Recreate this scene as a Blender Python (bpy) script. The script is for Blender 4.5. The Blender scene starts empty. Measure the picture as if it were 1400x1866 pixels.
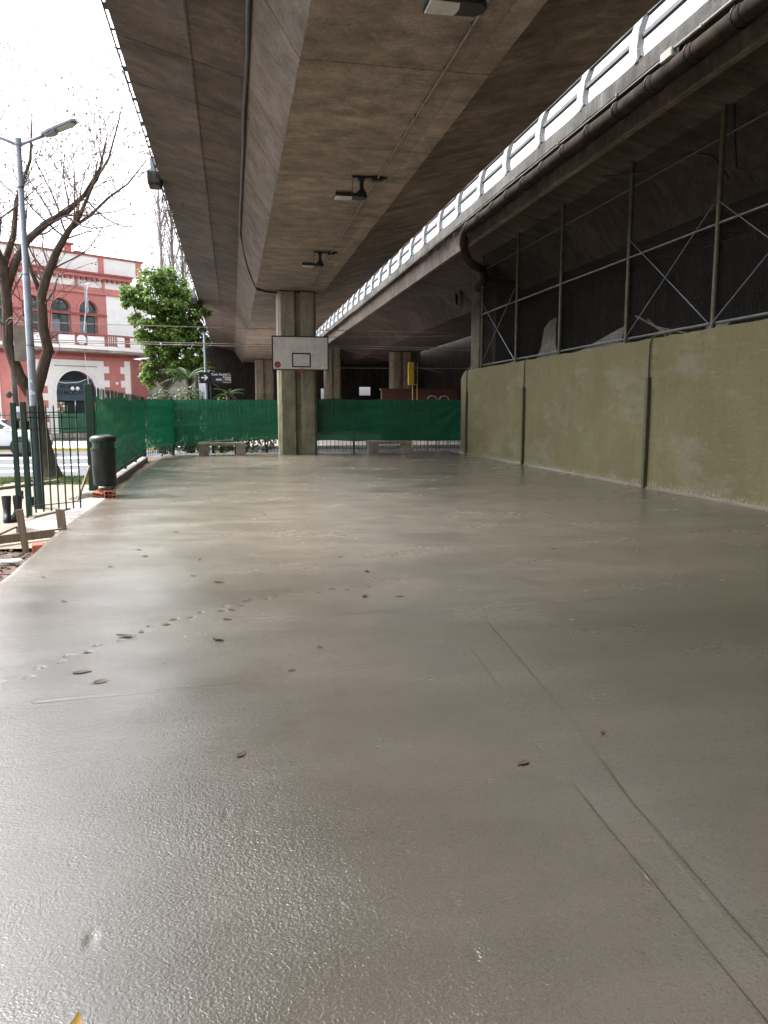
import bpy, math, random
from mathutils import Vector, Matrix, noise
random.seed(7)
R = math.radians
scene = bpy.context.scene
COL = scene.collection

# ------------------------------------------------------------------ camera
cam_d = bpy.data.cameras.new("camera"); cam = bpy.data.objects.new("camera", cam_d); COL.objects.link(cam)
cam_d.sensor_fit = 'HORIZONTAL'; cam_d.sensor_width = 36.0; cam_d.lens = 36.0
cam_d.clip_start = 0.05; cam_d.clip_end = 2000
cam.location = (0, 0, 1.45)
cam.rotation_euler = (R(90 - 7.53), 0, R(-11.06))
scene.camera = cam
# ------------------------------------------------------------------ sky, sun, exposure
SUN_EL, SUN_AZ = R(52), R(-62)           # azimuth measured from +Y towards +X: sun veiled, to the left ahead
world = bpy.data.worlds.new("World"); scene.world = world; world.use_nodes = True
wt = world.node_tree; wt.nodes.clear()
sky = wt.nodes.new('ShaderNodeTexSky'); sky.sky_type = 'NISHITA'; sky.sun_disc = False
sky.sun_elevation = SUN_EL; sky.sun_rotation = SUN_AZ
sky.air_density = 1.0; sky.dust_density = 6.0; sky.ozone_density = 1.0
hs = wt.nodes.new('ShaderNodeHueSaturation'); hs.inputs['Saturation'].default_value = 0.04
bg = wt.nodes.new('ShaderNodeBackground'); bg.inputs['Strength'].default_value = 0.15
wo = wt.nodes.new('ShaderNodeOutputWorld')
tint = wt.nodes.new('ShaderNodeMix'); tint.data_type = 'RGBA'; tint.blend_type = 'MULTIPLY'; tint.inputs[0].default_value = 1; tint.inputs[7].default_value = (.955, .985, 1.04, 1)   # even grey-white cloud
wt.links.new(sky.outputs[0], hs.inputs['Color']); wt.links.new(hs.outputs[0], tint.inputs[6]); wt.links.new(tint.outputs[2], bg.inputs[0]); wt.links.new(bg.outputs[0], wo.inputs[0])
sd = bpy.data.lights.new("sun", 'SUN'); sd.energy = 0.9; sd.angle = R(35); sd.color = (1.0, 0.985, 0.965)
so = bpy.data.objects.new("sun", sd); COL.objects.link(so)
sv = Vector((math.sin(SUN_AZ) * math.cos(SUN_EL), math.cos(SUN_AZ) * math.cos(SUN_EL), math.sin(SUN_EL)))
so.rotation_euler = sv.to_track_quat('Z', 'Y').to_euler()
scene.view_settings.view_transform = 'Standard'; scene.view_settings.look = 'None'
scene.view_settings.exposure = 2.1; scene.view_settings.gamma = 1.0; scene.view_settings.use_curve_mapping = False
scene.render.engine = 'CYCLES'
scene.cycles.max_bounces = 7; scene.cycles.diffuse_bounces = 5; scene.cycles.glossy_bounces = 3
scene.cycles.transmission_bounces = 4; scene.cycles.transparent_max_bounces = 6
scene.cycles.use_adaptive_sampling = True; scene.cycles.adaptive_threshold = 0.02
scene.cycles.use_denoising = True; scene.cycles.sample_clamp_indirect = 6.0
scene.cycles.caustics_reflective = False; scene.cycles.caustics_refractive = False

# ------------------------------------------------------------------ material helpers
class NT:
    def __init__(s, name):
        s.m = bpy.data.materials.new(name); s.m.use_nodes = True; s.t = s.m.node_tree
        s.b = s.t.nodes['Principled BSDF']; s.tc = None
    def n(s, typ, **kw):
        nd = s.t.nodes.new(typ)
        for k, v in kw.items():
            if k in nd.inputs.keys(): nd.inputs[k].default_value = v
            else: setattr(nd, k, v)
        return nd
    def l(s, a, b): s.t.links.new(a, b)
    def co(s, scale=(1, 1, 1), rot=(0, 0, 0), kind='Object'):
        if not s.tc: s.tc = s.n('ShaderNodeTexCoord')
        mp = s.n('ShaderNodeMapping'); mp.inputs['Scale'].default_value = scale; mp.inputs['Rotation'].default_value = rot
        s.l(s.tc.outputs[kind], mp.inputs[0]); return mp.outputs[0]
    def noise(s, scale, detail=4, rough=.55, vec=None, dist=0):
        nd = s.n('ShaderNodeTexNoise'); nd.inputs['Scale'].default_value = scale
        nd.inputs['Detail'].default_value = detail; nd.inputs['Roughness'].default_value = rough; nd.inputs['Distortion'].default_value = dist
        s.l(vec if vec else s.co(), nd.inputs['Vector']); return nd.outputs['Fac']
    def ramp(s, fac, stops, interp='LINEAR'):
        r = s.n('ShaderNodeValToRGB'); r.color_ramp.interpolation = interp; e = r.color_ramp.elements
        while len(e) < len(stops): e.new(.5)
        for i, (p, c) in enumerate(stops):
            e[i].position = p; e[i].color = (c if len(c) == 4 else (*c, 1)) if hasattr(c, '__len__') else (c, c, c, 1)
        s.l(fac, r.inputs[0]); return r.outputs[0]
    def mix(s, fac, a, b, mode='MIX'):
        x = s.n('ShaderNodeMix', data_type='RGBA', blend_type=mode)
        for sock, v in ((x.inputs[0], fac), (x.inputs[6], a), (x.inputs[7], b)):
            if hasattr(v, 'is_linked'): s.l(v, sock)
            else: sock.default_value = v if not hasattr(v, '__len__') else (*v[:3], 1)
        return x.outputs[2]
    def math(s, op, a, b=0.0, clamp=False):
        x = s.n('ShaderNodeMath', operation=op, use_clamp=clamp)
        for sock, v in ((x.inputs[0], a), (x.inputs[1], b)):
            if hasattr(v, 'is_linked'): s.l(v, sock)
            else: sock.default_value = v
        return x.outputs[0]
    def bump(s, h, strength=.3, dist=.01, prev=None):
        b = s.n('ShaderNodeBump'); b.inputs['Strength'].default_value = strength; b.inputs['Distance'].default_value = dist
        s.l(h, b.inputs['Height'])
        if prev: s.l(prev, b.inputs['Normal'])
        s.l(b.outputs[0], s.b.inputs['Normal']); return b.outputs[0]
    def set(s, col=None, rough=None, metal=None, spec=None):
        for k, v in (('Base Color', col), ('Roughness', rough), ('Metallic', metal), ('Specular IOR Level', spec)):
            if v is None: continue
            if hasattr(v, 'is_linked'): s.l(v, s.b.inputs[k])
            else: s.b.inputs[k].default_value = (*v[:3], 1) if hasattr(v, '__len__') else v
        return s

def simple(name, col, rough=.6, metal=0, var=.25, scale=6, bump=0.0, bscale=40, spec=.4):
    t = NT(name); f = t.noise(scale, 5, .6)
    lo = tuple(c * (1 - var) for c in col); hi = tuple(min(1, c * (1 + var)) for c in col)
    t.set(t.ramp(f, [(.3, lo), (.7, hi)]), rough, metal, spec)
    if bump: t.bump(t.noise(bscale, 4), bump, .01)
    return t.m

def concrete(name, c1, c2, grain=(1, 1, 1), rough=.85, boards=None, stain=(.05, .04, .03), stain_amt=.5, seed=0, pale=.45):
    """cast concrete: blotches, streaks drawn out by the grain vector, grime, salts, pits and board marks"""
    t = NT(name)
    big = t.noise(.5, 6, .65, t.co((1, 1, 1)))
    st = t.noise(1.6, 7, .7, t.co(grain))
    c = t.ramp(st, [(.30, c1), (.70, c2)])
    c = t.mix(t.math('MULTIPLY', t.ramp(big, [(.40, 0.0), (.62, 1.0)]), stain_amt), c, stain)
    blot = t.ramp(t.noise(2.6, 7, .72, t.co((grain[0]**.5, grain[1]**.5, grain[2]**.5))), [(.34, .45), (.62, 1.15)])
    c = t.mix(.75, c, blot, 'MULTIPLY')
    pl = t.ramp(t.noise(1.3, 7, .75, t.co((grain[0] * .8, grain[1] * .8, grain[2] * .8), (0, 0, .05))), [(.58, 0.0), (.72, 1.0)])
    c = t.mix(t.math('MULTIPLY', pl, pale), c, tuple(min(1, x * 1.6) for x in c2))
    crack = t.ramp(t.noise(.9, 8, .6, t.co((1.2, 1, 1)), 1.5), [(.492, 0.0), (.5, 1.0), (.508, 0.0)])
    c = t.mix(t.math('MULTIPLY', crack, .35), c, tuple(x*.3 for x in c1))
    spot = t.ramp(t.noise(5.5, 3, .5), [(.73, 0.0), (.77, 1.0)])
    c = t.mix(t.math('MULTIPLY', spot, .7), c, tuple(x*.3 for x in c1))
    c = t.mix(.55, c, t.ramp(t.noise(34, 5, .75), [(.28, (.30, .30, .30)), (.66, (1.05, 1.05, 1.05))]), 'MULTIPLY')
    t.set(c, rough, 0, .2)
    nrm = t.bump(t.noise(60, 4, .7), .45, .008)
    nrm = t.bump(t.ramp(t.noise(9, 2, .5), [(.62, 1.0), (.72, 0.0)]), .5, .012, nrm)
    nrm = t.bump(t.noise(2.2, 5, .6, t.co(grain)), .35, .03, nrm)
    if boards:
        sc, rot, amt = boards
        w = t.n('ShaderNodeTexWave', wave_type='BANDS', bands_direction='X', wave_profile='SAW')
        w.inputs['Scale'].default_value = sc; w.inputs['Distortion'].default_value = .6; w.inputs['Detail'].default_value = 2
        t.l(t.co((1, 1, 1), rot), w.inputs['Vector'])
        nrm = t.bump(t.ramp(w.outputs['Fac'], [(0, 0.0), (.08, 1.0), (.92, .8), (1, 0.0)]), amt, .02, nrm)
    return t.m

M = {}
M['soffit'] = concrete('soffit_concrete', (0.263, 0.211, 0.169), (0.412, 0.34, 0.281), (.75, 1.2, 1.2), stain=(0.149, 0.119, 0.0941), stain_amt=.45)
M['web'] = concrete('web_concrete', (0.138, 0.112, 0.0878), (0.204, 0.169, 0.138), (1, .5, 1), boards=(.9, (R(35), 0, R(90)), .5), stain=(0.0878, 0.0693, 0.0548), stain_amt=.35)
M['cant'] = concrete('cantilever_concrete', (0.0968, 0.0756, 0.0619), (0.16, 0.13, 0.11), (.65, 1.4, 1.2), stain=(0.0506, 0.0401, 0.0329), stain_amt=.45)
M['cantright'] = concrete('overhang_concrete', (0.216, 0.17, 0.132), (0.405, 0.324, 0.252), (.55, 1.6, 1.3), boards=(.8, (0, 0, R(90)), .4), stain=(0.114, 0.091, 0.0761), stain_amt=.6)  # separate brown tone for the right overhang and the edge beam
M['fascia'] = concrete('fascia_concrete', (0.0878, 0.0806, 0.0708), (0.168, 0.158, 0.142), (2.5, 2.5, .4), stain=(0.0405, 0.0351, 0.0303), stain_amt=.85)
M['pier'] = concrete('pier_concrete', (0.261, 0.219, 0.162), (0.396, 0.339, 0.261), (2, 2, .25), boards=(1.6, (0, 0, 0), .25), stain=(0.197, 0.162, 0.12), stain_amt=.35)
M['pier_green'] = concrete('pier_painted', (0.209, 0.196, 0.125), (0.286, 0.267, 0.179), (1.5, 1.5, .4), stain=(0.179, 0.155, 0.107), stain_amt=.35, pale=.2)
M['bench'] = concrete('bench_concrete', (0.259, 0.226, 0.178), (0.389, 0.345, 0.28), (1, 1, 1), stain=(0.195, 0.162, 0.13), stain_amt=.3)
M['kerb'] = concrete('kerb_concrete', (0.346, 0.324, 0.292), (0.508, 0.486, 0.443), (1, 1, 1), stain=(0.216, 0.184, 0.151), stain_amt=.4)
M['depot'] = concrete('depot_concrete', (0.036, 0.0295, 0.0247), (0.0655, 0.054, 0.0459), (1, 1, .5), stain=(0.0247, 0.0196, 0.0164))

def wet_floor():
    """fresh concrete: painted bay tone, darker in front and paler behind in place of uneven light, films of water, pebbled and floated patches"""
    t = NT('wet_fresh_concrete')
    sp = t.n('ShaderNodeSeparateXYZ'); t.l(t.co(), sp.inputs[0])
    near_far = t.math('ADD', sp.outputs[1], t.math('MULTIPLY', t.math('SUBTRACT', t.noise(.35, 4, .55), .5), 7.0))
    dry = t.ramp(t.math('DIVIDE', near_far, 20.0, True), [(.15, 0.0), (.55, 1.0)], 'EASE')  # near floor painted darker, far floor paler, standing in for uneven light
    mask = t.ramp(t.noise(.42, 4, .55, t.co((1, .8, 1))), [(.38, 0.0), (.60, 1.0)], 'EASE')          # pebbly against floated-smooth areas
    film = t.ramp(t.noise(.6, 5, .55, t.co((.6, 1.1, 1), (0, 0, R(20)))), [(.48, 0.0), (.66, 1.0)], 'EASE')
    streak = t.noise(.8, 5, .6, t.co((.35, 1.5, 1), (0, 0, R(8))))
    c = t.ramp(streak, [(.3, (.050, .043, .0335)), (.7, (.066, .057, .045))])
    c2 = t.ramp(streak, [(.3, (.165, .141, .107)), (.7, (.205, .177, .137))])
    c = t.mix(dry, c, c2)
    c = t.mix(t.math('MULTIPLY', t.ramp(t.noise(2.3, 6, .7), [(.48, 0.0), (.75, 1.0)]), .35), c, (.036, .031, .024))
    c = t.mix(.35, c, t.ramp(t.noise(130, 3, .6), [(.3, (.45, .45, .45)), (.6, (1, 1, 1))]), 'MULTIPLY')
    rg = t.ramp(t.noise(1.3, 6, .65, t.co((.6, 1.0, 1), (0, 0, .3))), [(.3, .13), (.7, .30)], 'EASE')
    rg = t.mix(t.math('MULTIPLY', film, .55), rg, (.09, .09, .09))
    t.set(c, rg, 0, t.math('SUBTRACT', .85, t.math('MULTIPLY', dry, .4)))
    amt = t.math('ADD', t.math('MULTIPLY', mask, .62), .34)
    amt = t.math('MULTIPLY', amt, t.math('SUBTRACT', 1.0, t.math('MULTIPLY', film, .65)))
    amt = t.math('MULTIPLY', amt, t.math('SUBTRACT', 1.0, t.math('MULTIPLY', dry, .35)))
    peb = t.math('ADD', t.noise(105, 2, .55, None, .5), t.math('MULTIPLY', t.noise(44, 2, .5, None, .8), .5))
    nrm = t.bump(t.math('MULTIPLY', peb, amt), .52, .0082)
    nrm = t.bump(t.noise(200, 2, .6), .15, .004, nrm)
    tr = t.noise(6, 4, .6, t.co((.25, 1.6, 1), (0, 0, R(-14))))
    nrm = t.bump(tr, .12, .010, nrm)
    w = t.n('ShaderNodeTexWave', wave_type='RINGS', rings_direction='Z'); w.inputs['Scale'].default_value = 5; w.inputs['Distortion'].default_value = 5; w.inputs['Detail'].default_value = 3; w.inputs['Detail Scale'].default_value = .6
    t.l(t.co((.5, .8, 1), (0, 0, .4)), w.inputs['Vector'])
    nrm = t.bump(t.math('MULTIPLY', w.outputs['Fac'], t.ramp(t.noise(.5, 3), [(.5, 0.0), (.65, 1.0)])), .10, .006, nrm)
    t.bump(t.noise(.9, 2, .5), .15, .05, nrm)
    return t.m
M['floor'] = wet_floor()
M['scuffed'] = simple('broken_concrete_skin', (.020, .017, .013), .8, 0, .4, 60, .4, 90, spec=.2)

def wall_paint():
    t = NT('olive_wall_paint')
    a = t.noise(.8, 6, .6, t.co((1, 1, .7)))
    c = t.ramp(a, [(.3, (0.115, 0.0986, 0.0421)), (.7, (0.156, 0.136, 0.0628))])
    c = t.mix(t.math('MULTIPLY', t.ramp(t.noise(.55, 4, .6), [(.45, 0.0), (.66, 1.0)]), .4), c, (0.129, 0.0958, 0.0429))
    drips = t.ramp(t.noise(1.2, 5, .7, t.co((5, 5, .5))), [(.55, 0.0), (.75, 1.0)])
    c = t.mix(t.math('MULTIPLY', drips, .45), c, (0.0843, 0.0714, 0.0346))
    sm = t.ramp(t.noise(9, 3, .6, t.co((2, 2, .6))), [(.62, 0.0), (.74, 1.0)])
    c = t.mix(t.math('MULTIPLY', sm, .35), c, (0.0803, 0.0675, 0.0329))
    ch = t.ramp(t.noise(14, 3, .55, t.co((1, 1, .55), (.5, 0, 0))), [(.735, 0.0), (.75, 1.0)])
    c = t.mix(t.math('MULTIPLY', ch, .7), c, (0.308, 0.283, 0.184))
    c = t.mix(.4, c, t.ramp(t.noise(22, 5, .7), [(.3, (0.51, 0.515, 0.583)), (.62, (1.05, 1.05, 1.05))]), 'MULTIPLY')
    c = t.mix(t.math('MULTIPLY', t.ramp(t.noise(.9, 6, .7, t.co((1, .6, 1.4))), [(.52, 0.0), (.64, 1.0)]), .35), c, (0.214, 0.206, 0.17))
    scr = t.ramp(t.noise(3.5, 6, .6, t.co((1, .25, 2.5), (.9, 0, 0)), 1.2), [(.495, 0.0), (.5, 1.0), (.505, 0.0)])
    c = t.mix(t.math('MULTIPLY', scr, .25), c, (0.337, 0.33, 0.292))
    # flaked, salted foot of the wall
    sp = t.n('ShaderNodeSeparateXYZ'); t.l(t.co(), sp.inputs[0])
    h = t.math('ADD', sp.outputs[2], t.math('MULTIPLY', t.noise(2.2, 5, .7), -.35))
    low = t.ramp(t.math('ADD', h, .12), [(.0, 1.0), (.10, 0.0)])
    spk = t.ramp(t.noise(16, 4, .7), [(.45, 0.0), (.6, 1.0)])
    c = t.mix(t.math('MULTIPLY', low, spk), c, (0.267, 0.235, 0.153))
    t.set(c, .7, 0, .3)
    n1 = t.bump(t.noise(4, 5, .6), .3, .02); t.bump(t.noise(70, 3), .2, .004, n1)
    return t.m
M['wall'] = wall_paint()
M['wallstrip'] = simple('olive_trunking_paint', (0.0612, 0.0576, 0.0302), .55, 0, .2, 8)
M['green'] = simple('dark_green_enamel', (0.009, 0.0338, 0.0225), .38, 0, .3, 9)
M['greenbin'] = simple('bin_plastic', (0.00744, 0.0112, 0.0104), .42, 0, .35, 5, .2, 30)
M['black'] = simple('black_metal', (0.0084, 0.0077, 0.0077), .5, 0, .3, 9)
M['grey'] = simple('grey_galvanised', (0.126, 0.133, 0.14), .45, .6, .25, 7)
M['lampgrey'] = simple('lamp_pole_paint', (.24, .27, .31), .45, .1, .2, 5)
M['lampdark'] = simple('lamp_pole_foot_paint', (0.0263, 0.0375, 0.0413), .5, 0, .3, 6)
M['olivepipe'] = simple('mesh_post_paint', (.075, .07, .045), .6, .1, .35, 6)
M['wire'] = simple('mesh_wire', (0.02, 0.018, 0.016), .7, .2, .3, 3)
M['cable'] = simple('black_cable', (.018, .016, .015), .5, 0, .3, 4)
M['conduit'] = simple('steel_conduit', (.17, .15, .125), .5, .3, .3, 5)
M['pipe'] = simple('old_drain_pipe', (.040, .031, .025), 1.0, 0, .45, 4, .5, 25, spec=.05)
M['railpost'] = concrete('railing_post_paint', (0.405, 0.416, 0.416), (0.547, 0.571, 0.571), (2, 2, .5), stain=(0.309, 0.274, 0.227), stain_amt=.5)
M['rail'] = simple('railing_tube', (.07, .058, .062), .5, .2, .25, 5)
M['rubber'] = simple('rubber', (0.021, 0.0231, 0.0259), .38, 0, .3, 8)
M['wood'] = None
def wood(name, a, b):
    t = NT(name); g = t.noise(5, 6, .65, t.co((8, 8, .7)))
    t.set(t.ramp(g, [(.3, a), (.7, b)]), .8, 0, .25); t.bump(t.noise(12, 5, .6, t.co((9, 9, .8))), .4, .006); return t.m
M['wood'] = wood('weathered_timber', (0.128, 0.096, 0.068), (0.272, 0.22, 0.164))
M['brick'] = simple('hollow_brick_clay', (0.34, 0.11, 0.06), .85, 0, .3, 12, .3, 60)
M['white'] = simple('white_plaster', (.83, .825, .81), .8, 0, .06, 2)
M['red'] = simple('red_facade_paint', (.51, .20, .18), .75, 0, .12, 1.5)
M['reddark'] = simple('dark_red_trim', (.30, .085, .075), .7, 0, .15, 2)
M['glass'] = simple('dark_glass', (.035, .045, .05), .12, 0, .3, 1, spec=.6)
M['banner'] = simple('slate_banner', (.055, .085, .115), .6, 0, .12, 2)
M['bannertext'] = simple('banner_lettering', (.012, .02, .032), .6, 0, .1, 2)
M['doorgreen'] = simple('green_door_paint', (.02, .10, .055), .5, 0, .2, 3)
M['carwhite'] = simple('white_car_paint', (.74, .76, .78), .2, 0, .02, 1, spec=.6)
M['lens'] = simple('clear_lens', (.50, .51, .48), .18, 0, .1, 9, spec=.6)
M['textwhite'] = simple('sign_lettering_white', (.80, .80, .80), .6, 0, .02, 1)
M['signblack'] = simple('sign_plate_black', (.015, .015, .02), .4, 0, .1, 1)
M['yellow'] = simple('yellow_sign_paint', (.62, .38, .02), .5, 0, .1, 2)
M['yellowkerb'] = simple('yellow_kerb_paint', (.70, .58, .16), .7, 0, .15, 3)
M['roadwhite'] = simple('road_marking_paint', (.72, .72, .70), .75, 0, .12, 2)
M['asphalt'] = simple('asphalt', (0.0855, 0.0855, 0.0882), .75, 0, .2, .7, .3, 60)
M['paving'] = simple('sandy_pavement', (0.223, 0.183, 0.135), .9, 0, .22, 1.8, .4, 30)
M['pink'] = simple('far_pavement', (.46, .40, .36), .9, 0, .12, .8)
M['soil'] = simple('bare_soil', (0.0863, 0.06, 0.0413), .95, 0, .5, 5, .9, 25)
M['ground'] = simple('urban_ground', (.16, .15, .135), .9, 0, .25, .3, .3, 12)
M['grass'] = simple('grass_blades', (.10, .14, .035), .8, 0, .4, 3)
M['boardpanel'] = simple('grey_fibre_board', (0.179, 0.156, 0.133), .85, 0, .35, 3)
M['boardwhite'] = None
M['border'] = simple('backboard_dark_paint', (.022, .010, .009), .55, 0, .3, 8)
M['rimred'] = simple('rim_red_paint', (0.256, 0.072, 0.052), .5, 0, .3, 12)
M['sticker'] = simple('sticker_red', (0.225, 0.0338, 0.03), .6, 0, .15, 20)
def backboard_mat():
    t = NT('scuffed_white_board'); a = t.noise(2.2, 5, .6)
    sm = t.ramp(t.noise(5.5, 6, .75), [(.45, 0.0), (.68, 1.0)])
    c = t.ramp(a, [(.3, (0.48, 0.45, 0.418)), (.7, (0.584, 0.558, 0.522))])
    c = t.mix(t.math('MULTIPLY', t.math('MULTIPLY', sm, t.ramp(t.noise(1.6, 3), [(.35, 0.0), (.6, 1.0)])), .65), c, (0.209, 0.189, 0.162))
    t.set(c, .6, 0, .3); return t.m
M['boardwhite'] = backboard_mat()
def bark(name, a, b):
    t = NT(name); g = t.noise(4, 6, .7, t.co((3, 3, .8)))
    t.set(t.ramp(g, [(.3, a), (.7, b)]), .9, 0, .2); t.bump(t.noise(14, 5, .7, t.co((3, 3, .6))), .8, .03); return t.m
M['bark'] = bark('tree_bark', (0.036, 0.0256, 0.0208), (0.12, 0.092, 0.0736))
M['twig'] = simple('twig_bark', (0.105, 0.0689, 0.0567), .9, 0, .3, 3)
M['barkgrey'] = simple('poplar_bark', (.20, .165, .15), .9, 0, .3, 2)
def leafmat(name, a, b, c, trans=.35):
    t = NT(name); g = t.n('ShaderNodeNewGeometry')
    col = t.ramp(g.outputs['Random Per Island'], [(0, a), (.55, b), (1, c)])
    t.set(col, .5, 0, .35)
    tr = t.n('ShaderNodeBsdfTranslucent'); t.l(col, tr.inputs['Color'])
    mx = t.n('ShaderNodeMixShader'); mx.inputs[0].default_value = trans
    out = t.t.nodes['Material Output']
    t.l(t.b.outputs[0], mx.inputs[1]); t.l(tr.outputs[0], mx.inputs[2]); t.l(mx.outputs[0], out.inputs[0]); return t.m
M['ficus'] = leafmat('ficus_leaves', (0.0428, 0.0928, 0.0213), (0.121, 0.215, 0.04), (0.286, 0.386, 0.0715))
M['shrub'] = leafmat('shrub_leaves', (.03, .05, .02), (.07, .11, .04), (.16, .21, .08))
M['palm'] = leafmat('palm_fronds', (.04, .07, .025), (.08, .12, .045), (.15, .19, .09))
M['dryleaf'] = leafmat('dry_clinging_leaves', (.14, .075, .055), (.24, .13, .095), (.34, .22, .15))
M['fallen'] = leafmat('fallen_leaf', (0.0228, 0.0137, 0.00546), (0.041, 0.025, 0.0091), (0.0592, 0.0386, 0.0137), .1)
M['fallenyellow'] = leafmat('fallen_leaf_ochre', (.30, .17, .03), (.30, .17, .03), (.34, .2, .04), .15)
M['vine'] = simple('dry_roots', (.10, .075, .06), .9, 0, .4, 4)
def clothmat():
    t = NT('green_shade_cloth')
    a = t.noise(1.4, 5, .6, t.co((.5, .5, 2.5)))
    c = t.ramp(a, [(.3, (.0025, .070, .030)), (.7, (.005, .118, .052))])
    sc = t.ramp(t.noise(3.2, 6, .75, t.co((1, 1, 1.3))), [(.60, 0.0), (.78, 1.0)])
    c = t.mix(t.math('MULTIPLY', sc, .16), c, (0.418, 0.658, 0.42))
    t.set(c, .42, 0, .4)
    t.bump(t.noise(5, 5, .65, t.co((1, 1, 2))), .6, .03)
    tr = t.n('ShaderNodeBsdfTranslucent'); tr.inputs['Color'].default_value = (.005, .085, .04, 1)
    mx = t.n('ShaderNodeMixShader'); mx.inputs[0].default_value = .2
    t.l(t.b.outputs[0], mx.inputs[1]); t.l(tr.outputs[0], mx.inputs[2])
    tp = t.n('ShaderNodeBsdfTransparent'); tp.inputs['Color'].default_value = (.45, .8, .6, 1)
    m2 = t.n('ShaderNodeMixShader'); m2.inputs[0].default_value = .10
    t.l(mx.outputs[0], m2.inputs[1]); t.l(tp.outputs[0], m2.inputs[2]); t.l(m2.outputs[0], t.t.nodes['Material Output'].inputs[0])
    return t.m
M['cloth'] = clothmat()
def brickwall():
    t = NT('red_brickwork'); b = t.n('ShaderNodeTexBrick'); b.inputs['Scale'].default_value = 4
    b.inputs['Color1'].default_value = (.10, .03, .022, 1); b.inputs['Color2'].default_value = (.14, .042, .03, 1); b.inputs['Mortar'].default_value = (.08, .06, .05, 1)
    t.l(t.co((1, 1, 1), (R(90), 0, 0)), b.inputs['Vector']); t.set(b.outputs[0], .85); return t.m
M['brickwork'] = brickwall()

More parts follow.
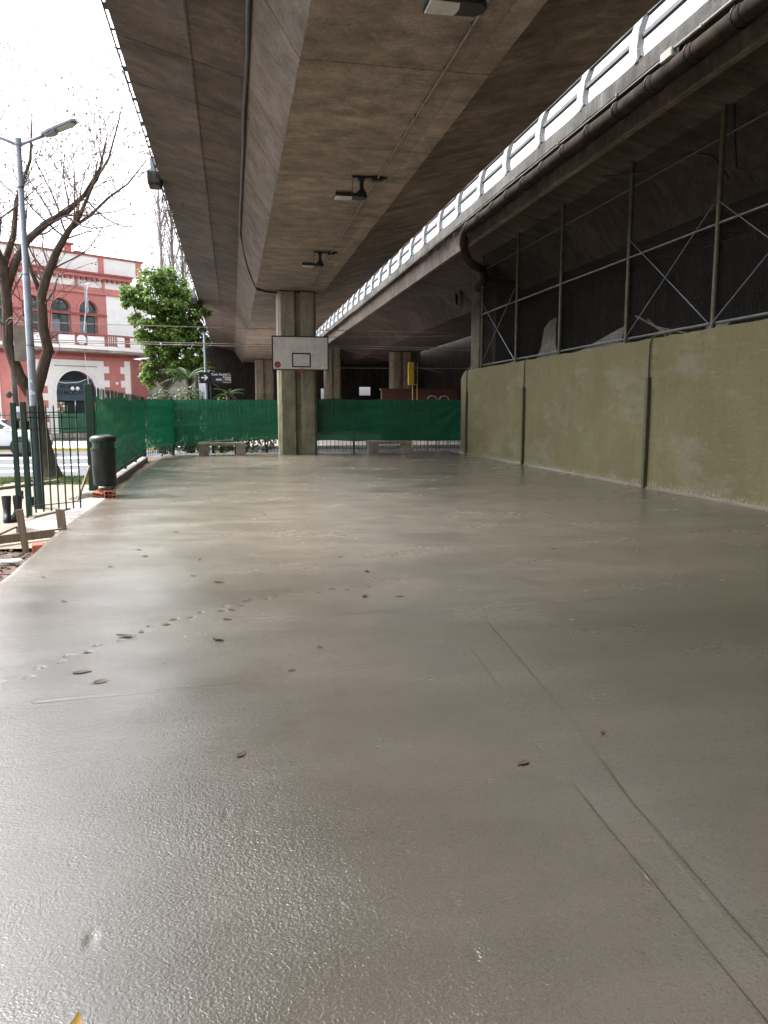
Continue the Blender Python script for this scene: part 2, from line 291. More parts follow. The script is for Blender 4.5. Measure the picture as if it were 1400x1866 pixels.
# ------------------------------------------------------------------ mesh helpers
class MB:
    def __init__(s): s.v = []; s.f = []; s.mi = []; s.cur = 0
    def add(s, vs, fs, mi=None):
        o = len(s.v); s.v += [tuple(v) for v in vs]
        for f in fs: s.f.append(tuple(i + o for i in f)); s.mi.append(s.cur if mi is None else mi)
        return s
    def box(s, a, b, mi=None):
        x0, y0, z0 = a; x1, y1, z1 = b
        return s.add([(x0,y0,z0),(x1,y0,z0),(x1,y1,z0),(x0,y1,z0),(x0,y0,z1),(x1,y0,z1),(x1,y1,z1),(x0,y1,z1)],
              [(3,2,1,0),(4,5,6,7),(0,1,5,4),(1,2,6,5),(2,3,7,6),(3,0,4,7)], mi)
    def obox(s, c, ax, hs, mi=None):
        """oriented box: centre, three axis vectors, half sizes"""
        c = Vector(c); a = [Vector(v).normalized() * h for v, h in zip(ax, hs)]
        vs = [c + a[0]*i + a[1]*j + a[2]*k for k in (-1,1) for j in (-1,1) for i in (-1,1)]
        return s.add(vs, [(0,2,3,1),(4,5,7,6),(0,1,5,4),(1,3,7,5),(3,2,6,7),(2,0,4,6)], mi)
    def bar(s, p, q, w, h=None, up=(0,0,1), mi=None):
        p, q = Vector(p), Vector(q); d = q - p; L = d.length; d.normalize(); u = Vector(up)
        if abs(d.dot(u)) > .95: u = Vector((1,0,0))
        sx = d.cross(u).normalized(); uz = sx.cross(d)
        return s.obox((p+q)/2, (sx, d, uz), (w/2, L/2, (h or w)/2), mi)
    def tube(s, pts, r, n=8, cap=True, mi=None):
        pts = [Vector(p) for p in pts]; rs = r if hasattr(r, '__len__') else [r]*len(pts)
        o = len(s.v); pu = None; rings = []
        for i, p in enumerate(pts):
            d = (pts[min(i+1,len(pts)-1)] - pts[max(i-1,0)]).normalized()
            if pu is None:
                u = Vector((0,0,1)) if abs(d.z) < .9 else Vector((1,0,0))
            else: u = pu
            u = (u - d*u.dot(d)).normalized(); pu = u; w = d.cross(u)
            rings.append([p + (u*math.cos(2*math.pi*k/n) + w*math.sin(2*math.pi*k/n))*rs[i] for k in range(n)])
        vs = [v for rg in rings for v in rg]; fs = []
        for i in range(len(pts)-1):
            for k in range(n):
                fs.append((i*n+k, i*n+(k+1)%n, (i+1)*n+(k+1)%n, (i+1)*n+k))
        if cap: fs.append(tuple(range(n))[::-1]); fs.append(tuple((len(pts)-1)*n+k for k in range(n)))
        return s.add(vs, fs, mi)
    def prism(s, poly, ax_o, ux, uy, depth, mi=None):
        """extrude 2-D polygon (u,v) in frame origin ax_o, axes ux, uy, by vector depth"""
        o = Vector(ax_o); ux, uy, d = Vector(ux), Vector(uy), Vector(depth); n = len(poly)
        vs = [o + ux*u + uy*v for u, v in poly]; vs += [v + d for v in vs]
        fs = [tuple(range(n))[::-1], tuple(range(n, 2*n))] + [(i, (i+1)%n, n+(i+1)%n, n+i) for i in range(n)]
        return s.add(vs, fs, mi)
    def lathe(s, prof, c=(0,0,0), n=24, mi=None):
        c = Vector(c); vs = []; fs = []
        for r, z in prof:
            vs += [c + Vector((r*math.cos(2*math.pi*k/n), r*math.sin(2*math.pi*k/n), z)) for k in range(n)]
        for i in range(len(prof)-1):
            for k in range(n): fs.append((i*n+k, i*n+(k+1)%n, (i+1)*n+(k+1)%n, (i+1)*n+k))
        fs.append(tuple(range(n))[::-1]); fs.append(tuple((len(prof)-1)*n+k for k in range(n)))
        return s.add(vs, fs, mi)
    def build(s, name, mat, parent=None, smooth=False, bevel=0, fixn=True, loc=None):
        import bmesh
        me = bpy.data.meshes.new(name); me.from_pydata(s.v, [], s.f)
        mats = mat if isinstance(mat, (list, tuple)) else [mat]
        for m in mats: me.materials.append(M[m] if isinstance(m, str) else m)
        me.polygons.foreach_set('material_index', s.mi)
        if fixn:
            bm = bmesh.new(); bm.from_mesh(me); bmesh.ops.recalc_face_normals(bm, faces=bm.faces)
            if bevel: bmesh.ops.bevel(bm, geom=[e for e in bm.edges if len(e.link_faces) == 2 and e.calc_face_angle(0) > .6], offset=bevel, segments=1, affect='EDGES', clamp_overlap=True)
            bm.to_mesh(me); bm.free()
        if smooth: me.polygons.foreach_set('use_smooth', [True]*len(me.polygons))
        me.update()
        if smooth == 'auto':
            try: me.set_sharp_from_angle(angle=R(40))
            except Exception: pass
        o = bpy.data.objects.new(name, me); COL.objects.link(o)
        if parent: o.parent = parent
        if loc: o.location = loc
        return o

def tag(o, label, cat, group=None, kind=None):
    o['label'] = label; o['category'] = cat
    if group: o['group'] = group
    if kind: o['kind'] = kind
    return o
def thing(name, label, cat, loc=(0,0,0), rz=0, group=None):
    o = bpy.data.objects.new(name, None); COL.objects.link(o); o.location = loc; o.rotation_euler = (0,0,rz); o.empty_display_size = .2
    return tag(o, label, cat, group)
def struct(o): o['kind'] = 'structure'; return o
def inst(src, name, parent, loc=(0,0,0), rot=None, scale=None):
    o = bpy.data.objects.new(name, src); COL.objects.link(o); o.parent = parent; o.location = loc
    if rot: o.rotation_euler = rot
    if scale: o.scale = scale
    return o
def meshdata(mb, name, mat, **kw):
    o = mb.build(name, mat, **kw); me = o.data; bpy.data.objects.remove(o); return me
def text(body, size, mat, parent, name='lettering', loc=(0,0,0), rot=(0,0,0), align='LEFT', extrude=.002):
    c = bpy.data.curves.new('lettering', 'FONT'); c.body = body; c.size = size; c.align_x = align; c.extrude = extrude; c.offset = size*.012
    t = bpy.data.objects.new('lettering', c); COL.objects.link(t)
    dg = bpy.context.evaluated_depsgraph_get(); me = bpy.data.meshes.new_from_object(t.evaluated_get(dg))
    bpy.data.objects.remove(t); bpy.data.curves.remove(c)
    me.materials.clear(); me.materials.append(M[mat])
    return inst(me, name, parent, loc, rot)
def nz(x, y=0, z=0, s=1.0): return noise.noise(Vector((x*s, y*s, z*s)))

# ------------------------------------------------------------------ ground, street, pavements
def gz(y): # the street lies lower than the court
    t = min(1, max(0, (y - 15) / 9)); return -.08 - .25 * t*t*(3-2*t)
def sheet(name, xs, ys, dz, mat, zf=gz):
    mb = MB(); nx = len(xs)
    mb.add([(x, y, zf(y) + dz) for y in ys for x in xs], [(j*nx+i, j*nx+i+1, (j+1)*nx+i+1, (j+1)*nx+i) for j in range(len(ys)-1) for i in range(nx-1)])
    return struct(mb.build(name, mat, smooth=True))
lin = lambda a, b, n: [a + (b-a)*i/n for i in range(n+1)]
sheet('ground', [-700, -60, -20, 30, 80, 700], [-700, -60, -20] + lin(0, 36, 36) + [60, 120, 800], -.12, 'ground')
sheet('pavement', lin(-14, -2.0, 8), lin(9.2, 21.2, 24), -.02, 'paving')
sheet('road', lin(-60, 40, 10), lin(21.8, 36.4, 16), -.01, 'asphalt', zf=lambda y: -.33 if y > 24 else gz(y))
sheet('far_pavement', lin(-60, 40, 10), [36.6, 44, 62], .12, 'pink')
mb = MB(); mb.box((-60, 36.38, -.40), (-3.2, 36.6, -.2)); struct(mb.build('yellow_kerb', 'yellowkerb', bevel=.02)); mb = MB(); mb.box((-3.2, 36.38, -.40), (40, 36.6, -.2)); struct(mb.build('kerb', 'kerb', bevel=.02))
zr = lambda y: (-.33 if y > 24 else gz(y)) - .006
for y0, y1 in ((24.1, 24.7), (26.6, 27.3), (30.6, 31.5)):
    mb = MB(); mb.add([(-12, y0, zr(y0)), (-4.6, y0, zr(y0)), (-4.6, y1, zr(y1)), (-12, y1, zr(y1))], [(0,1,2,3)]); struct(mb.build('crosswalk_stripe', 'roadwhite'))
# bare soil beside the slab, kept uneven
mb = MB(); xs = lin(-6.5, -1.5, 60); ys = lin(-6, 10.4, 150); nx = len(xs)
mb.add([(x, y, -.14 + .05*nz(x, y, 3, 2.2) + .03*nz(x, y, 0, 9)) for y in ys for x in xs], [(j*nx+i, j*nx+i+1, (j+1)*nx+i+1, (j+1)*nx+i) for j in range(len(ys)-1) for i in range(nx-1)])
struct(mb.build('soil', 'soil', smooth=True))

mb = MB(); xs = lin(-2.75, -2.0, 12); ys = lin(13.6, 26.3, 110); nx = len(xs)
mb.add([(x, y, -.045 + .03*nz(x, y, 3, 2.2) + .025*nz(x, y, 0, 9)) for y in ys for x in xs], [(j*nx+i, j*nx+i+1, (j+1)*nx+i+1, (j+1)*nx+i) for j in range(len(ys)-1) for i in range(nx-1)])
struct(mb.build('soil', 'soil', smooth=True))

# ------------------------------------------------------------------ court slab (freshly poured, wet)
def left_edge(y):
    if y < 9.5: return -1.72 - .038*max(y, -6) + .0
    return -2.09 - .0075*(y - 9.5)
import numpy as np
STEPS = [([(1.275, 2.72), (1.25, 2.2), (1.215, 1.45), (1.17, .7)], -.016, .09), ([(1.42, 2.6), (1.37, 2.1), (1.33, 1.6), (1.28, .9)], .003, .022), ([(1.72, 5.28), (1.60, 3.95), (1.52, 3.13), (1.43, 2.5), (1.40, 2.1), (1.365, 1.6), (1.32, .9)], -.010, .11), ([(1.41, 4.55), (1.34, 3.65)], -.008, .09)]
FURROWS = [ ([(4.28, 10.6), (4.21, 9.25), (4.5, 7.4)], .03, .008, .006), ([(5.45, 9.7), (5.38, 8.0), (5.31, 6.8)], .03, .006, .005),
    ([(-.15, 5.33), (.8, 5.33), (1.8, 5.32), (2.95, 5.43)], .014, .0035, .0025), ([(-1.0, 3.95), (.2, 4.05), (.62, 4.16), (1.3, 4.3)], .014, .003, .002), ([(-.6, 9.35), (.9, 9.15), (2.4, 8.8), (3.9, 8.2)], .05, .004, .002), ([(2.0, 6.6), (3.2, 6.5), (4.5, 6.9)], .03, .004, .003)]
def axis(parts):
    out = []
    for a, b, st in parts:
        n = max(1, int(round((b-a)/st))); out += [a + (b-a)*i/n for i in range(n)]
    return out + [parts[-1][1]]
ys = np.array(axis([(-8, .6, .4), (.6, 3.9, .03), (3.9, 6.6, .012), (6.6, 10.8, .05), (10.8, 26.9, .16)]))
us = np.array(axis([(-2.2, -1.45, .08), (-1.45, 1.12, .012), (1.12, 1.46, .003), (1.46, 1.8, .006), (1.8, 3.55, .012), (3.55, 5.6, .03), (5.6, 7.62, .12)]))
NXF, NYF = len(us), len(ys)
X = np.tile(us, (NYF, 1)); Y = np.tile(ys[:, None], (1, NXF))
le = np.array([left_edge(y) + .015*nz(y, 0, 5, 1.7) for y in ys])[:, None]
w = np.clip((-1.45 - X)/.75, 0, 1); X = X*(1-w) + (le + (X + 2.2)/.75*(-1.45 - le))*w
gx_, gy_ = np.linspace(-2.4, 7.8, 120), np.linspace(-8.2, 27, 400)
G = np.array([[.004*nz(x, y, 1, .9) + .0025*nz(x, y, 9, 3) for x in gx_] for y in gy_])
fx = (X - gx_[0])/(gx_[1]-gx_[0]); fy = (Y - gy_[0])/(gy_[1]-gy_[0]); ix = np.clip(fx.astype(int), 0, 118); iy = np.clip(fy.astype(int), 0, 398); fx -= ix; fy -= iy
Zf = G[iy,ix]*(1-fx)*(1-fy) + G[iy,ix+1]*fx*(1-fy) + G[iy+1,ix]*(1-fx)*fy + G[iy+1,ix+1]*fx*fy
for pts, wd, dep, lip in FURROWS:
    best = np.full(X.shape, 9.0)
    for (x0, y0), (x1, y1) in zip(pts[:-1], pts[1:]):
        dx, dy = x1-x0, y1-y0; t = np.clip(((X-x0)*dx + (Y-y0)*dy)/(dx*dx+dy*dy), 0, 1)
        best = np.minimum(best, np.hypot(X-x0-t*dx, Y-y0-t*dy))
    q = best/wd; md = .75 + .5*np.sin(X*7 + Y*5)*np.sin(Y*11)
    Zf += (-dep*np.exp(-q*q) + lip*np.exp(-((q-1.7)/.7)**2))*md
for pts, dep, fall in STEPS:      # trowel ridges: the surface drops to the right of the line and eases back
    px_, py_ = [p[0] for p in pts][::-1], [p[1] for p in pts][::-1]
    d = X - np.interp(Y, py_, px_); fade = np.clip((Y - py_[0])/.15, 0, 1)*np.clip((py_[-1] - Y)/.5, 0, 1)
    fade = fade*(1 - .8*np.exp(-((Y - 3.25)/.5)**2))*np.where(Y > 3.7, .6, 1)*(.75 + .25*np.sin(Y*9 + dep*900))
    Zf += dep*fade*np.where(d > 0, np.exp(-d/fall)*np.clip(d/.010, 0, 1), 0)
# a dog's trail and a few pocks pressed into the fresh surface
trail = [(-1.3, 4.2), (-.72, 5.08), (-.25, 5.55), (.2, 5.92), (.75, 6.1), (1.21, 6.21)]
dents = []; k = 0
for (x0, y0), (x1, y1) in zip(trail[:-1], trail[1:]):
    L = math.hypot(x1-x0, y1-y0); n = int(L/.11); a = math.atan2(y1-y0, x1-x0)
    for i in range(n):
        t = i/n; s = .035*(1 if k % 2 else -1) + random.uniform(-.02, .02); t += random.uniform(-.25, .25)/n; k += 1; sc = random.uniform(.8, 1.25)
        cx, cy = x0+(x1-x0)*t - math.sin(a)*s, y0+(y1-y0)*t + math.cos(a)*s
        dents.append((cx, cy, .018*sc*random.choice((.7, 1, 1.2)), .008))
        for da in (-.7, 0, .7): dents.append((cx + .030*sc*math.cos(a+da), cy + .030*sc*math.sin(a+da), .009*sc, .0062))
for x, y, s in ((.27, 2.06, .012), (-.42, 2.08, .016), (.92, 2.0, .010), (.05, 1.9, .008), (-.3, 2.5, .009), (-.1, 2.3, .007), (.6, 1.8, .007)): dents.append((x, y, s, .008))
for i in range(70): dents.append((random.uniform(-1.4, 3.4), random.uniform(1.4, 6.3), random.uniform(.005, .011), random.uniform(.002, .006)))
DM = np.zeros(X.shape)
for cx, cy, r_, dep in dents:
    i0, i1 = np.searchsorted(us, [cx-5*r_, cx+5*r_]); j0, j1 = np.searchsorted(ys, [cy-5*r_, cy+5*r_])
    j1 = max(j1, j0+1)
    q = np.hypot(X[j0:j1, i0:i1]-cx, Y[j0:j1, i0:i1]-cy)/r_
    DM[j0:j1, i0:i1] = np.maximum(DM[j0:j1, i0:i1], np.exp(-(q/1.05)**4)*(dep > .006))
    Zf[j0:j1, i0:i1] += -dep*np.exp(-(q/1.0)**4) + dep*.10*np.exp(-((q-1.6)/.45)**2)
edge = np.stack([le[:, 0] - .012, ys, np.full(NYF, -.2)], 1)
V = np.concatenate([np.stack([X, Y, Zf], -1).reshape(-1, 3), edge])
I = np.arange(NYF*NXF).reshape(NYF, NXF)
Q = np.stack([I[:-1, :-1], I[:-1, 1:], I[1:, 1:], I[1:, :-1]], -1).reshape(-1, 4); E = NYF*NXF + np.arange(NYF)
Q2 = np.stack([I[:-1, 0], I[1:, 0], E[1:], E[:-1]], -1)
me = bpy.data.meshes.new('court_slab'); me.from_pydata(V.tolist(), [], np.concatenate([Q, Q2]).tolist())
FM = np.minimum(np.minimum(DM[:-1, :-1], DM[1:, 1:]), np.minimum(DM[:-1, 1:], DM[1:, :-1])).reshape(-1)
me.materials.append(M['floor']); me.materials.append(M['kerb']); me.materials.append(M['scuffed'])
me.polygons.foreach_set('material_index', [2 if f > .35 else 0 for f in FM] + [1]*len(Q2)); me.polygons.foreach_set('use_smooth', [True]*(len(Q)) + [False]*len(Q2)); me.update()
slab = bpy.data.objects.new('court_slab', me); COL.objects.link(slab); struct(slab)
# concrete tongue poured out through the gateway
mb = MB(); mb.prism([(-2.10, 9.75), (-2.10, 13.7), (-2.45, 13.5), (-2.62, 12.0), (-2.75, 10.4)], (0, 0, -.15), (1,0,0), (0,1,0), (0,0,.152)); mb.build('ramp', 'kerb', slab, bevel=.01)
# ------------------------------------------------------------------ viaduct decks
def ystations(joints):
    ys = [-40, -25, -12, -6, -3, 0]
    y = 2.0
    while y < 40: ys.append(y); y += .3
    ys += lin(40, 72, 32)[1:] + [84, 100, 130]
    for j in joints: ys = [q for q in ys if abs(q-j) > .05] + [j-.014, j-.006, j+.006, j+.014]
    return sorted(ys)
def deck(name, prof, mats, joints, label, zc=.012):
    """prof: (x, z, dx, dz groove direction, jitter, material of the face that follows)"""
    mb = MB(); ys = ystations(joints); n = len(prof)
    for y in ys:
        g = 1.0 if any(abs(y-j) < .0075 for j in joints) else 0.0
        for i, (x, z, dx, dz, jt, m) in enumerate(prof):
            a = jt*(nz(y, i*3.7, 2, 1.3)*1.2 + nz(y, i*9.1, 5, 4.5)*.8)
            mb.v.append((x + dx*g*zc + a*(1 if dx >= 0 else -1)*.7, y, z + dz*g*zc + abs(a)*.8))
    for j in range(len(ys)-1):
        for i in range(n): mb.f.append((j*n+i, j*n+(i+1)%n, (j+1)*n+(i+1)%n, (j+1)*n+i)); mb.mi.append(prof[i][5])
    mb.f.append(tuple(range(n))); mb.mi.append(0); mb.f.append(tuple((len(ys)-1)*n+i for i in range(n))); mb.mi.append(0)
    o = mb.build(name, mats, smooth='auto')
    return tag(o, label, 'viaduct')
M['umber'] = concrete('umber_concrete', (0.0909, 0.0701, 0.0572), (0.177, 0.138, 0.112), (.25, 2.6, 1.5), stain=(0.0519, 0.0415, 0.0338), stain_amt=.6)  # dark brown concrete tone for the right deck and the wall-end post
MATS2 = ['cantright', 'web', 'umber', 'umber', 'fascia']
MATS = ['cant', 'web', 'soffit', 'cantright', 'fascia']
JL = [2.9, 5.6, 9.0, 11.75, 13.3, 16.0, 18.6, 21.2, 23.9, 26.6, 29.5, 32.6, 36, 39.5, 43, 47, 51, 55]
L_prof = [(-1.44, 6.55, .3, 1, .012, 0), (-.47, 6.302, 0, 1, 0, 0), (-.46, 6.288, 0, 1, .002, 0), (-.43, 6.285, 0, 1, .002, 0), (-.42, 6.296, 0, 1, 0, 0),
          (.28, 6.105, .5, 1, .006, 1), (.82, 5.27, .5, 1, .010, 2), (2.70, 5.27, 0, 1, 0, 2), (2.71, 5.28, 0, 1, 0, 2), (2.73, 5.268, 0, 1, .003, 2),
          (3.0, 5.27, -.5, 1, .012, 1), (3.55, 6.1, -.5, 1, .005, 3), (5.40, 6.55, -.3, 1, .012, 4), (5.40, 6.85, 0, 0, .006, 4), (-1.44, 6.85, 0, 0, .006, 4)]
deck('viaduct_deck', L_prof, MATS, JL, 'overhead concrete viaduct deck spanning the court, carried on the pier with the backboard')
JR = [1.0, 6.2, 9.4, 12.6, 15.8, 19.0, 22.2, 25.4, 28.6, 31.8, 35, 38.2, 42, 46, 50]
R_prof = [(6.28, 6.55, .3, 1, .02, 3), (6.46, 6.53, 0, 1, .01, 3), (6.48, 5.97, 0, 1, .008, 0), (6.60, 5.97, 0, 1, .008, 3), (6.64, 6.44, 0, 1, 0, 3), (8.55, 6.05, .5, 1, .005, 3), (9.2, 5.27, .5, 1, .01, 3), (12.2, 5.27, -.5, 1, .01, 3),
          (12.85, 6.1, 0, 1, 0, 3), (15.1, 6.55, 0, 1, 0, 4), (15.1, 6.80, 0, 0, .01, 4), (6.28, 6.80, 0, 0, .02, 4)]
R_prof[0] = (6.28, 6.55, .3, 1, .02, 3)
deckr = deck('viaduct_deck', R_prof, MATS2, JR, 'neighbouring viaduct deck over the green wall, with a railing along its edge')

# railing on the neighbouring deck
rl = thing('viaduct_railing', 'white slab-post railing with tube rails on the edge of the right viaduct deck', 'railing', (6.36, 0, 6.80))
mb = MB(); poly = [(-.06, -.02), (.08, -.02), (.05, .25), (.07, .5), (.16, .80), (.06, .80), (-.04, .52), (-.07, .25)]
mb.prism(poly, (0, -.13, 0), (1,0,0), (0,0,1), (0, .26, 0)); POST = meshdata(mb, 'post', 'railpost', bevel=.01)
mb = MB(); mb.prism([(-.10,-.02),(.1,-.02),(.08,.07),(-.06,.09)], (0,-.2,0), (1,0,0), (0,0,1), (0,.11,0)); BASE = meshdata(mb, 'post_shoe', 'fascia', bevel=.012)
ypos = [11.87 + 1.95*k for k in range(-9, 42)]
for y in ypos:
    p = inst(POST, 'post', rl, (random.uniform(-.01,.01), y, 0), (0, random.uniform(-.03, .03), random.uniform(-.03,.03)))
    if y < 40: inst(BASE, 'post_shoe', rl, (0, y, 0))
for z, x in ((.40, .03), (.74, .10)):
    mb = MB()
    for y0, y1 in zip(ypos[:-1], ypos[1:]): mb.box((x-.035, y0+.12, z-.04 + .006*nz(y0)), (x+.035, y1-.12, z+.04 + .006*nz(y0)))
    mb.build('rail', 'rail', rl, bevel=.008)
# railing along the far edge of the deck overhead: only its underside rim shows
r2 = thing('viaduct_railing', 'thin dark cable tray and rail fixed along the outer left edge of the overhead deck', 'railing', (-1.5, 0, 6.6))
mb = MB(); mb.tube([(0, y, .012*nz(y, 1, 1, .8)) for y in lin(-20, 60, 80)], .012, 6); mb.build('rail', 'black', r2, smooth=True)
mb = MB(); mb.box((-.006, -.012, -.01), (.07, .012, .01)); TB = meshdata(mb, 'bracket', 'black')
for i in range(60): inst(TB, 'bracket', r2, (0, -2 + i*.62 + random.uniform(-.12, .12), 0), None, (1, random.choice((1, 1, 3, 6)), 1))

# ------------------------------------------------------------------ piers
def pier(name, x0, x1, y0, depth, ztop, label, base='pier_green'):
    w = x1 - x0; t = thing(name, label, 'pier', ((x0+x1)/2, y0, 0)); h = w/2; c = .07*w; g = .09*w; gd = .14
    gx = .02*w
    front = [(-h, c*1.2), (-h+c, 0), (gx-g, 0), (gx-g*.55, gd), (gx+g*.55, gd), (gx+g, 0), (h-c, 0), (h, c*1.2), (h, depth), (-h, depth)]
    mb = MB(); zs = [-.4, 2.72]
    mb.prism(front, (0, 0, -.4), (1,0,0), (0,1,0), (0, 0, 3.14)); mb.build('lower_shaft', base, t, bevel=.012)
    mb = MB(); mb.prism([(u*.995, v+.003 if v < .2 else v-.003) for u, v in front], (0, 0, 2.74), (1,0,0), (0,1,0), (0,0,ztop-2.74-.03)); mb.build('upper_shaft', 'pier', t, bevel=.012)
    mb = MB(); mb.box((-h*.9, .08, ztop-.06), (h*.9, depth-.05, ztop+.05)); mb.build('bearing', 'black', t)
    return t
pier('concrete_pier', 1.50, 2.74, 25.45, 1.1, 5.27, 'grooved concrete pier behind the backboard, between the green screen panels')
pier('concrete_pier', 1.75, 3.15, 59.5, 1.2, 5.27, 'distant grooved pier seen left of the backboard under the overhead deck')
pier('concrete_pier', 10.3, 11.6, 49.8, 1.2, 5.27, 'dim pier standing behind the yellow sign and brick wall', 'pier')
pier('concrete_pier', 6.9, 8.1, 58.2, 1.2, 6.2, 'dim far pier just right of the backboard', 'pier')
pier('concrete_pier', 1.50, 2.74, -8.5, 1.1, 5.27, 'concrete pier behind the viewer under the overhead deck')

# ------------------------------------------------------------------ cables, conduits, pipes, lights on the decks
mb = MB()
pts = [(.27, -6, 6.03)] + [(.30 + .02*nz(y, 0, 2, .5), y, 6.035 - .02*abs(nz(y, 3, 2, .7))) for y in lin(-3, 21, 48)] + [(.36, 22, 5.98), (.44, 23, 5.86), (.55, 24, 5.66), (.70, 24.7, 5.44), (.84, 25.2, 5.24), (1.1, 25.5, 5.22), (1.5, 25.7, 5.22)]
mb.tube(pts, .034, 8); c = mb.build('black_cable', 'cable', smooth=True)
tag(c, 'thick black cable following the crease between left web and overhang', 'cable')
cd = thing('conduit', 'thin steel conduit clipped along the right half of the overhead soffit', 'conduit', (2.44, 0, 5.235))
mb = MB(); mb.tube([(.0 + .006*nz(y, 0, 0, .6), y, .004*nz(y, 1, 0, .9)) for y in lin(-5, 24.6, 60)], .017, 8); mb.build('tube', 'conduit', cd, smooth=True)
mb = MB(); mb.box((-.028, -.02, -.022), (.028, .02, .035)); CL = meshdata(mb, 'clip', 'conduit', bevel=.005)
for y in (7.9, 8.9, 9.85, 10.3, 11.1, 12.2, 14.3, 15.4, 16.6, 17.7, 18.5, 20.4, 21.6, 22.8): inst(CL, 'clip', cd, (0, y, 0), None, (1, random.choice((1, 1, 1.8)), 1))

def floodlight(y, label, dx=0.0):
    t = thing('floodlight', label, 'floodlight', (2.44 + dx, y, 5.27), 0, 'floodlights along the conduit')
    mb = MB(); mb.box((-.09, -.06, -.075), (.09, .06, -.001)); mb.build('junction_box', 'black', t, bevel=.008)
    mb = MB(); mb.box((-.42, -.02, -.035), (.16, .02, -.002)); mb.build('ceiling_plate', 'black', t)
    mb = MB(); mb.prism([(-.34, -.035), (-.20, -.035), (-.235, -.10), (-.235, -.20), (-.18, -.29), (-.37, -.29), (-.30, -.22), (-.30, -.10)], (0, -.03, 0), (1,0,0), (0,0,1), (0, .06, 0)); mb.build('arm', 'black', t, bevel=.006)
    mb = MB(); mb.tube([(-.40, 0, -.03), (-.42, 0, -.15), (-.42, .0, -.30)], .006, 5); mb.build('wire', 'cable', t)
    h = MB(); h.prism([(-.72, -.14), (-.25, -.12), (-.18, -.05), (-.18, .05), (-.25, .12), (-.72, .14), (-.74, 0)], (0, 0, -.36), (1,0,0), (0,1,0), (0,0,.055)); hd = h.build('lamp_head', 'black', t, bevel=.008)
    for i in range(9):
        mb = MB(); mb.box((-.70+i*.032, -.12, -.305), (-.688+i*.032, .12, -.268)); mb.build('fin', 'black', hd)
    mb = MB(); mb.prism([(-.705, -.115), (-.44, -.105), (-.42, 0), (-.44, .105), (-.705, .115)], (0, 0, -.372), (1,0,0), (0,1,0), (0,0,.013)); mb.build('lens', 'lens', hd, bevel=.004)
    return t
floodlight(6.93, 'nearest floodlight, cut off by the top of the picture')
floodlight(13.05, 'middle floodlight on a bracket under the overhead soffit')
floodlight(19.2, 'farthest floodlight under the overhead soffit, above the pier')

t = thing('junction_box', 'grey box clamped on the outer left edge of the overhead deck', 'junction box', (-1.60, 18.7, 6.58))
mb = MB(); mb.box((-.13, -.2, -.12), (.15, .2, .14)); mb.build('case', 'fascia', t, bevel=.015)
mb = MB(); mb.box((-.11, -.18, -.17), (.14, .18, -.121)); mb.build('lamp_tray', 'black', t, bevel=.01)
mb = MB(); mb.box((-.06, -.1, .141), (.06, .1, .45)); mb.build('bracket', 'lampgrey', t)
mb = MB(); mb.tube([(.16, 0, .0), (.19, .0, -.3), (.13, .3, -.42), (.17, 1.2, .05)], .012, 6); mb.build('hanging_cable', 'cable', t, smooth=True)
t = thing('junction_box', 'small pale box far along the left deck edge by the leafy tree', 'junction box', (-1.62, 37.5, 6.42))
mb = MB(); mb.box((-.14, -.2, -.12), (.15, .2, .18)); mb.build('case', 'fascia', t, bevel=.015)
mb = MB(); mb.box((-.06, -.1, .181), (.06, .1, .6)); mb.build('bracket', 'lampgrey', t)

dp = thing('drain_pipe', 'fat drain pipe hung in segments under the edge of the right deck', 'pipe', (6.315, 0, 6.30))
seg = [3.0 + 1.02*k for k in range(18)] + [20.7]
for a, b in zip(seg[:-1], seg[1:]):
    mb = MB(); mb.tube([(.0, a+.02, 0), (.0, (a+b)/2, .01*nz(a)), (.0, b-.02, 0)], .13, 14); mb.build('segment', 'pipe', dp, smooth='auto')
    mb = MB(); mb.tube([(0, a-.03, 0), (0, a+.03, 0)], .142, 14); mb.build('collar', 'pipe', dp, smooth='auto')
    mb = MB(); mb.tube([(.140*math.cos(q), a+.12, .140*math.sin(q)) for q in lin(R(100), R(320), 10)], .010, 5, False); mb.build('strap', 'cable', dp)
mb = MB(); mb.tube([(0, 20.7, 0), (.02, 21.0, -.06), (.06, 21.2, -.25), (.15, 21.3, -.55), (.35, 21.3, -.8), (.75, 21.6, -.88), (1.3, 23.0, -.9), (1.60, 24.6, -.92)], .115, 14); mb.build('elbow', 'pipe', dp, smooth=True)
c2 = thing('conduit', 'thin metal conduit with a box along the fascia of the right deck', 'conduit', (6.22, 0, 6.5))
mb = MB(); mb.tube([(0, y, .01*nz(y, 2, 0, .7)) for y in lin(-4, 10.7, 20)], .022, 8); mb.tube([(0.02, y, -.02+.01*nz(y, 2, 0, .7)) for y in lin(10.7, 40, 40)], .014, 6); mb.build('tube', 'conduit', c2, smooth=True)
mb = MB(); mb.box((-.05, 10.55, -.10), (.08, 10.85, .03)); mb.build('box', 'kerb', c2, bevel=.01)
for i in range(10): inst(CL, 'clip', c2, (0, 3 + i*2.3, -.01))

